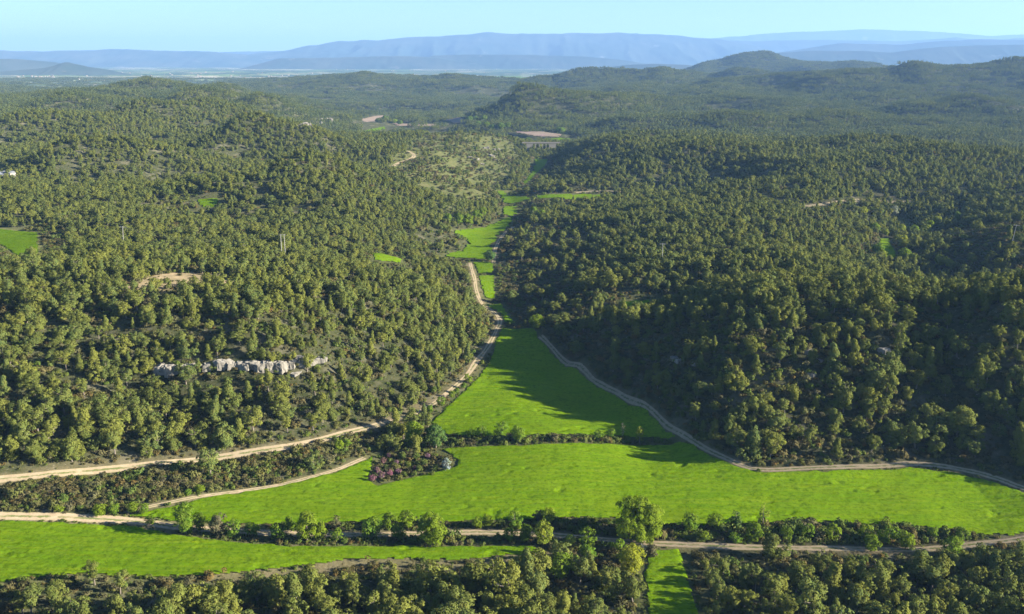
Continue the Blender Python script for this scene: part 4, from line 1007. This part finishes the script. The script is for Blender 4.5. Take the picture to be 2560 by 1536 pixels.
dens = np.where(anyin(x, y, [SANDY[0]]), 0.35, dens)
dens = np.where(anyin(x, y, [SANDY[1]]), 0.6, dens)
verge = (np.abs(fd - 0.3) < 0.85) & (y < 420)
keep = ((fd > 0.5) | verge) & (td > 0.5) & (r.random(len(x)) < np.where(verge, np.clip(0.55 + 0.9 * fbm(x / 6, y / 6, 2, 97), 0.05, 1), dens))
x, y, z, far_s = x[keep], y[keep], z[keep], far_s[keep]
s = np.clip(r.gamma(6, 0.17, len(x)), 0.45, 2.4) * np.where(far_s, 1.6, 1.0)
s = np.where(np.minimum(fielddist(x, y), trackdist(x, y)) < 1.5, s * 0.5, s)
s = np.where(fielddist(x, y) < 0.5, np.minimum(s, 0.42), s)
s = np.where(inpoly(x, y, SLOPE), s * 1.25, s)
s = np.where(anyin(x, y, [SCRUB[7]]), s * 0.8, s)
P = np.stack([x, y, z - 0.05], -1); sc = np.stack([s, s, s * r.uniform(.75, 1.15, len(s))], -1)
rot = np.stack([0 * s, 0 * s, r.uniform(0, 6.28, len(s))], -1)
ix = r.choice(len(SHRUBS), len(s))
greenish = anyin(x, y, [STRIP, HEDGE, TRI, LOWROW]) | (fielddist(x, y) < 1.2)
ix = np.where(greenish & (r.random(len(s)) < 0.45), 2, ix)
u, v, d = project(x, y, z)
openz = anyin(x, y, [SCRUB[0], STRIP, HEDGE, LOWROW, SCRUB[7]])
size = np.where((u > 5) & (u < 2555) & (v < 1530) & openz, s / d, 0)
big = np.argsort(-size)[:296]
for i in big:
    px, py = np.array([x[i]]), np.array([y[i]])
    if inpoly(px, py, SCRUB[0])[0]: lab, grp = 'low olive-brown shrub in the heath between the two left tracks', 'shrubs in the left heath'
    elif inpoly(px, py, HEDGE)[0]: lab, grp = 'low dark shrub in the hedge between the two largest fields', 'shrubs in the field hedge'
    elif inpoly(px, py, STRIP)[0]: lab, grp = 'low shrub in the scrub strip between track and large field', 'shrubs in the scrub strip'
    elif inpoly(px, py, SCRUB[7])[0]: lab, grp = 'low olive shrub in the pink-flowered thicket', 'shrubs in the thicket'
    else: lab, grp = 'low shrub on the verge of the tree-lined lower track', 'shrubs along the lower track'
    adj = ('large ' if s[i] > 1.35 else 'small ' if s[i] < 0.9 else '') + {2: 'green ', 6: 'green ', 1: 'russet ', 4: 'russet '}.get(int(ix[i]), 'olive ')
    lab = adj + lab.replace('low olive-brown ', '').replace('low dark ', '').replace('low olive ', '').replace('low ', ''); grp = lab.replace('shrub ', 'shrubs ', 1)
    o = bpy.data.objects.new('shrub', SHRUBS[int(ix[i])]); COL.objects.link(o)
    o.location = P[i]; o.rotation_euler = rot[i]; o.scale = sc[i]
    tag(o, lab, 'shrub', grp)
m_ = np.ones(len(x), bool); m_[big] = False
scatter('scrub', P[m_], sc[m_], rot[m_], ix[m_], [[bpy.data.objects.new('scrub_bush', q) for q in SHRUBS]], 'low scrub and undergrowth under the pines', 'scrub')
print('shrubs', len(x), time.time() - T0)

# ------------------------------------------------------------------ limestone outcrops
def rock_mesh(seed, w, d_, h):
    r_ = np.random.default_rng(seed); nx, nz = 22, 14
    # a rounded block: spherified cube grid
    import bmesh
    bm = bmesh.new(); bmesh.ops.create_cube(bm, size=2); bmesh.ops.subdivide_edges(bm, edges=bm.edges[:], cuts=11, use_grid_fill=True)
    m = bpy.data.meshes.new('rock'); bm.to_mesh(m); bm.free()
    co_ = np.empty(len(m.vertices) * 3, np.float32); m.vertices.foreach_get('co', co_); p = co_.reshape(-1, 3).astype(float)
    nrm = p / np.linalg.norm(p, axis=1, keepdims=True); p = 0.80 * p + 0.26 * nrm
    q = p * np.array([w, d_, h]) * 0.5
    o_ = seed * 3.7
    k = fbm(q[:, 0] / 2.2 + o_, q[:, 2] / 3.5 + q[:, 1] / 2.5, 4, seed); k2 = np.abs(fbm(q[:, 0] / 1.3 + o_, q[:, 2] / 6 + q[:, 1] / 3, 3, seed + 5))
    k3 = fbm(q[:, 0] / 5 + o_, q[:, 2] / 5 + q[:, 1] / 5, 2, seed + 9)
    q = q + nrm * (k * 0.9 - k2 * 1.1 + k3 * 1.7)[:, None] * min(1, h / 4) * max(1, w / 9)
    m.vertices.foreach_set('co', q.astype(np.float32).ravel()); m.update(); m.materials.append(M_ROCK)
    return m
ROCKS = [(404, 930, 5, 3.2), (424, 934, 5, 4.2), (446, 934, 5, 4), (470, 924, 6, 2.2), (498, 920, 8, 2.2), (528, 922, 6, 2.8), (556, 920, 6, 3), (584, 920, 6, 3.4), (610, 922, 6, 3.4), (638, 926, 6, 3.8), (662, 928, 7, 4.4), (690, 925, 7, 4.4), (716, 921, 7, 4), (742, 917, 7, 4), (735, 940, 4, 1.8), (770, 913, 5, 2), (800, 905, 5, 1.8)]
rp = cast([a[0] for a in ROCKS], [a[1] for a in ROCKS], H)
for i, ((u_, v_, w, h), (x_, y_)) in enumerate(zip(ROCKS, rp)):
    o = link('limestone_outcrop', rock_mesh(40 + i, w, 4.5, h * 0.82)); o.location = (x_, y_ + 1.2, float(H(x_, y_)) + h * 0.26); o.rotation_euler = (0, 0, rng.normal(0, .3))
    sz_ = 'tall' if h >= 4 else 'low' if h < 2.5 else 'middling'; tag(o, f'{sz_} white limestone crag in the cliff band on the sunlit slope', 'rock', f'{sz_} crags of the white cliff band')
ROCKS2 = [(785, 312, 34, 10), (815, 306, 24, 9), (758, 318, 18, 6)]
rp = cast([a[0] for a in ROCKS2], [a[1] for a in ROCKS2], H)
for i, ((u_, v_, w, h), (x_, y_)) in enumerate(zip(ROCKS2, rp)):
    o = link('limestone_outcrop', rock_mesh(70 + i, w, 10, h)); o.location = (x_, y_, float(H(x_, y_)) + h * 0.2); o.rotation_euler = (0, 0, 0.25 * (i - 1))
    tag(o, 'pale rock face at the end of the long distant ridge', 'rock', 'pale rock faces on the distant ridge')
ROCKS3 = [(1215, 372, 8, 3), (1228, 392, 7, 3), (1190, 400, 6, 2.5), (1240, 376, 9, 3), (1205, 412, 5, 2), (1175, 395, 6, 2), (1240, 404, 5, 2.5)]
rp = cast([a[0] for a in ROCKS3], [a[1] for a in ROCKS3], H)
for i, ((u_, v_, w, h), (x_, y_)) in enumerate(zip(ROCKS3, rp)):
    o = link('limestone_outcrop', rock_mesh(80 + i, w, 5, h)); o.location = (x_, y_, float(H(x_, y_)) + h * 0.25); o.rotation_euler = (0, 0, rng.uniform(0, 3))
    tag(o, 'pale boulder on the flank of the scrub hill', 'rock', 'boulders on the scrub hill')
ROCKS4 = [(1700, 905, 3, 1.5), (1688, 900, 3.5, 1.8), (1740, 912, 2.5, 1.2), (1770, 970, 2, 1.2), (2030, 940, 2.5, 1.4), (2045, 905, 2.4, 1.2), (2210, 880, 3, 1.6), (2020, 880, 3, 1.4)]
rp = cast([a[0] for a in ROCKS4], [a[1] for a in ROCKS4], H)
for i, ((u_, v_, w, h), (x_, y_)) in enumerate(zip(ROCKS4, rp)):
    o = link('limestone_outcrop', rock_mesh(90 + i, w, 3, h)); o.location = (x_, y_, float(H(x_, y_)) + h * 0.2); o.rotation_euler = (0, 0, rng.uniform(0, 3))
    tag(o, 'grey rock in the shade of the dark wooded slope', 'rock', 'rocks on the shaded slope')

# ------------------------------------------------------------------ viaduct
import bmesh
def viaduct():
    (x0, y0), = cast([1352], [380], H)
    yv = y0
    a, b, c_ = ray(1316, 357); t = yv / b; xl, zt = a * t, CAM_H + c_ * t
    a, b, c_ = ray(1390, 357); xr = a * yv / b
    e = bpy.data.objects.new('viaduct', None); COL.objects.link(e); e.location = (xl, yv, 0)
    tag(e, 'grey stone viaduct with round arches across the valley', 'bridge')
    L = xr - xl; pxm = L / 74.0; base = -2.0; th = 4.0
    cents = [(u_ - 1316) * pxm for u_ in (1335, 1344, 1352.5, 1361, 1369.5)]; rad = 3.4 * pxm; spring = zt - 1.5 - rad
    bm = bmesh.new()
    def prism(poly_, y_0, y_1):
        f0 = [bm.verts.new((p[0], y_0, p[1])) for p in poly_]; f1 = [bm.verts.new((p[0], y_1, p[1])) for p in poly_]
        bm.faces.new(f0); bm.faces.new(f1[::-1]); n_ = len(f0)
        for i in range(n_): bm.faces.new((f0[i], f1[i], f1[(i + 1) % n_], f0[(i + 1) % n_]))
    xs = [0] + sum([[q - rad, q + rad] for q in cents], []) + [L]
    for i in range(0, len(xs), 2): prism([(xs[i], base), (xs[i + 1], base), (xs[i + 1], zt - 1), (xs[i], zt - 1)], 0, th)      # piers and abutments
    for q in cents:                                                                                                       # spandrels over each arch
        arc = [(q + rad * math.cos(t_), spring + rad * math.sin(t_)) for t_ in np.linspace(0, math.pi, 15)]
        for i in range(14): prism([arc[i], (arc[i][0], zt - 1), (arc[i + 1][0], zt - 1), arc[i + 1]], 0, th)
    bmesh.ops.recalc_face_normals(bm, faces=bm.faces[:])
    m = bpy.data.meshes.new('arcade'); bm.to_mesh(m); bm.free(); m.materials.append(M_STONE); link('arcade', m, e)
    def boxm(nm, x0_, x1_, y0_, y1_, z0_, z1_, mat):
        V = np.array([(x0_, y0_, z0_), (x1_, y0_, z0_), (x1_, y1_, z0_), (x0_, y1_, z0_), (x0_, y0_, z1_), (x1_, y0_, z1_), (x1_, y1_, z1_), (x0_, y1_, z1_)])
        F = np.array([(0, 3, 2, 1), (4, 5, 6, 7), (0, 1, 5, 4), (1, 2, 6, 5), (2, 3, 7, 6), (3, 0, 4, 7)])
        return link(nm, mesh_np(nm, V, F, mat), e)
    boxm('deck', -6, L + 6, -.4, th + .4, zt - 1, zt, M_STONE)
    boxm('parapet', -6, L + 6, -.4, 0.0, zt + .002, zt + 0.6, M_STONE); boxm('parapet', -6, L + 6, th, th + .4, zt + .002, zt + 0.6, M_STONE)
viaduct()

# ------------------------------------------------------------------ houses and power poles
def house(x, y, w, d_, h, rz, roof, label, group=None):
    e = bpy.data.objects.new('house', None); COL.objects.link(e); e.location = (x, y, float(H(x, y)) - .3); e.rotation_euler = (0, 0, rz)
    tag(e, label, 'house', group)
    def boxm(nm, x0_, x1_, y0_, y1_, z0_, z1_, mat, par):
        V = np.array([(x0_, y0_, z0_), (x1_, y0_, z0_), (x1_, y1_, z0_), (x0_, y1_, z0_), (x0_, y0_, z1_), (x1_, y0_, z1_), (x1_, y1_, z1_), (x0_, y1_, z1_)])
        return link(nm, mesh_np(nm, V, np.array([(0, 3, 2, 1), (4, 5, 6, 7), (0, 1, 5, 4), (1, 2, 6, 5), (2, 3, 7, 6), (3, 0, 4, 7)]), mat), par)
    boxm('wall', -w / 2, w / 2, -d_ / 2, d_ / 2, 0, h, M_PLASTER, e)
    o_ = .5; rz_ = h + d_ * .22
    V = np.array([(-w/2-o_, -d_/2-o_, h-.1), (w/2+o_, -d_/2-o_, h-.1), (w/2+o_, d_/2+o_, h-.1), (-w/2-o_, d_/2+o_, h-.1), (-w/2-o_, 0, rz_), (w/2+o_, 0, rz_)])
    m = bpy.data.meshes.new('roof'); m.from_pydata([tuple(p) for p in V], [], [(0, 1, 5, 4), (2, 3, 4, 5), (0, 4, 3), (1, 2, 5), (0, 3, 2, 1)]); m.materials.append(roof); link('roof', m, e)
    for k in range(max(1, int(w / 4))):
        cx = -w / 2 + (k + .5) * w / max(1, int(w / 4)); boxm('window', cx - .6, cx + .6, -d_ / 2 - .04, -d_ / 2 + .1, 1.2, 2.4, M_DARK, e)
hp = cast([2, 19], [446, 446], H)
house(hp[0][0], hp[0][1], 9, 8, 4, .2, M_ROOFG, 'pale house with grey roof, half hidden at the wood edge', None)
house(hp[1][0], hp[1][1] + 3, 8, 7, 4.5, -.2, M_ROOFG, 'pale house with bluish roof beside a bank of yellow soil', None)

def pole(u_, v_, h, lean, two, label):
    (x_, y_), = cast([u_], [v_], H)
    e = bpy.data.objects.new('power_pole', None); COL.objects.link(e); e.location = (x_, y_, float(H(x_, y_)) - .5); e.rotation_euler = (0, lean, 0)
    tag(e, label, 'power pole', 'power poles in the woods')
    for dx in ((-.9, .9) if two else (0,)):
        V, F = tube([(dx, 0, 0), (dx, 0, h)], [.17, .12], 8); link('post', mesh_np('post', V, F, M_WOODP, smooth=True), e)
    V, F = tube([(-1.9, 0, h - .5), (1.9, 0, h - .5)], [.1, .1], 6); link('crossarm', mesh_np('crossarm', V, F, M_WOODP), e)
    for dx in (-1.7, 0, 1.7):
        V, F = tube([(dx, 0, h - .4), (dx, 0, h + .1)], [.08, .12], 6); link('insulator', mesh_np('insulator', V, F, M_DARK), e)
    return np.array([x_, y_, float(H(x_, y_)) + h - .5])
pa = pole(309, 618, 12, .05, False, 'pale single power pole with crossarm left of the sandy clearing')
pb = pole(709, 640, 12, 0, True, 'twin-legged power pole in the pine wood right of the sandy clearing')
pc_ = pole(2526, 622, 14, .12, False, 'slim leaning power pole on the scrubby hillside')
pd_ = pole(1655, 660, 12, 0, False, 'power pole rising from the pine wood right of the valley fields')
def wires(a, b, label):
    e = bpy.data.objects.new('power_line', None); COL.objects.link(e); e.location = a
    tag(e, label, 'power line')
    for k in (-1.7, 0, 1.7):
        t = np.linspace(0, 1, 24)[:, None]; p = (b - a)[None] * t; p[:, 2] -= 6 * 4 * (t * (1 - t))[:, 0]; p[:, 0] += k * .2; p[:, 1] += k
        V, F = tube(p, [.011] * 24, 3); link('wire', mesh_np('wire', V, F, M_WIRE), e)
wires(pa, pb, 'thin sagging power line between the two poles on the left')
wires(pd_, pc_, 'thin sagging power line over the right-hand woods')

# villages and farmhouses far out on the plain, a pixel or two each
Vs, Fs, o_ = [], [], 0
r = np.random.default_rng(77)
for uc, vc, su, sv, k in ((1150, 163, 90, 4, 170), (1350, 163, 80, 4, 90), (820, 167, 60, 3, 90), (740, 170, 60, 2, 60), (480, 163, 14, 1.5, 40), (110, 192, 25, 2, 30), (600, 190, 260, 6, 90), (1000, 170, 200, 5, 80), (330, 205, 160, 8, 50)):
    for _ in range(k):
        u_, v_ = uc + r.normal(0, su), max(160, vc + r.normal(0, sv))
        a, b, c_ = ray(u_, v_); t = (27 - CAM_H) / c_; x_, y_ = a * t, b * t
        if y_ < 4500 or y_ > 14500: continue
        zz = float(H(x_, y_)) - 1; w = r.uniform(7, 15); d2 = r.uniform(6, 10); hh = r.uniform(4, 7)
        ca, sa = math.cos(r.uniform(0, 3)), math.sin(r.uniform(0, 3))
        q = np.array([(sx_ * w / 2, sy_ * d2 / 2) for sx_, sy_ in ((-1, -1), (1, -1), (1, 1), (-1, 1))])
        top = np.array([(-w / 2, 0), (w / 2, 0)])
        V = np.vstack([np.c_[q, np.full(4, zz)], np.c_[q, np.full(4, zz + hh)], np.c_[top, np.full(2, zz + hh * 1.3)]])
        V[:, :2] = V[:, :2] @ np.array([[ca, sa], [-sa, ca]]) + (x_, y_)
        Vs.append(V); Fs.append(np.array([(0, 1, 5, 4), (1, 2, 6, 5), (2, 3, 7, 6), (3, 0, 4, 7), (4, 5, 9, 8), (6, 7, 8, 9)]) + o_); o_ += 10
m = mesh_np('distant_villages', np.vstack(Vs), np.vstack(Fs), M_PLASTER); 
m.materials.append(M_TILE); mi = np.zeros(len(m.polygons), np.int32); mi[4::6] = 1; mi[5::6] = 1; m.polygons.foreach_set('material_index', mi)
tag(link('distant_villages', m), 'tiny pale houses of villages scattered over the far plain', 'village', kind='stuff')

# ------------------------------------------------------------------ haze
hz, nt, out = newmat('haze_air')
pv = nt.nodes.new('ShaderNodeVolumePrincipled')
pv.inputs['Color'].default_value = (0.31, 0.545, 0.96, 1)
pv.inputs['Absorption Color'].default_value = (0, 0, 0, 1)
pv.inputs['Density'].default_value = 5.6e-5
pv.inputs['Anisotropy'].default_value = 0.1
nt.links.new(pv.outputs[0], out.inputs['Volume'])
x0, x1, y0, y1, z0, z1 = -23500, 23500, -3000, 36000, -40, 900
V = np.array([(x0, y0, z0), (x1, y0, z0), (x1, y1, z0), (x0, y1, z0), (x0, y0, z1), (x1, y0, z1), (x1, y1, z1), (x0, y1, z1)])
hb = link('haze', mesh_np('haze', V, np.array([(0, 3, 2, 1), (4, 5, 6, 7), (0, 1, 5, 4), (1, 2, 6, 5), (2, 3, 7, 6), (3, 0, 4, 7)]), hz))
tag(hb, 'blue morning haze filling the air over the hills', 'haze', kind='stuff')
print('done', time.time() - T0)
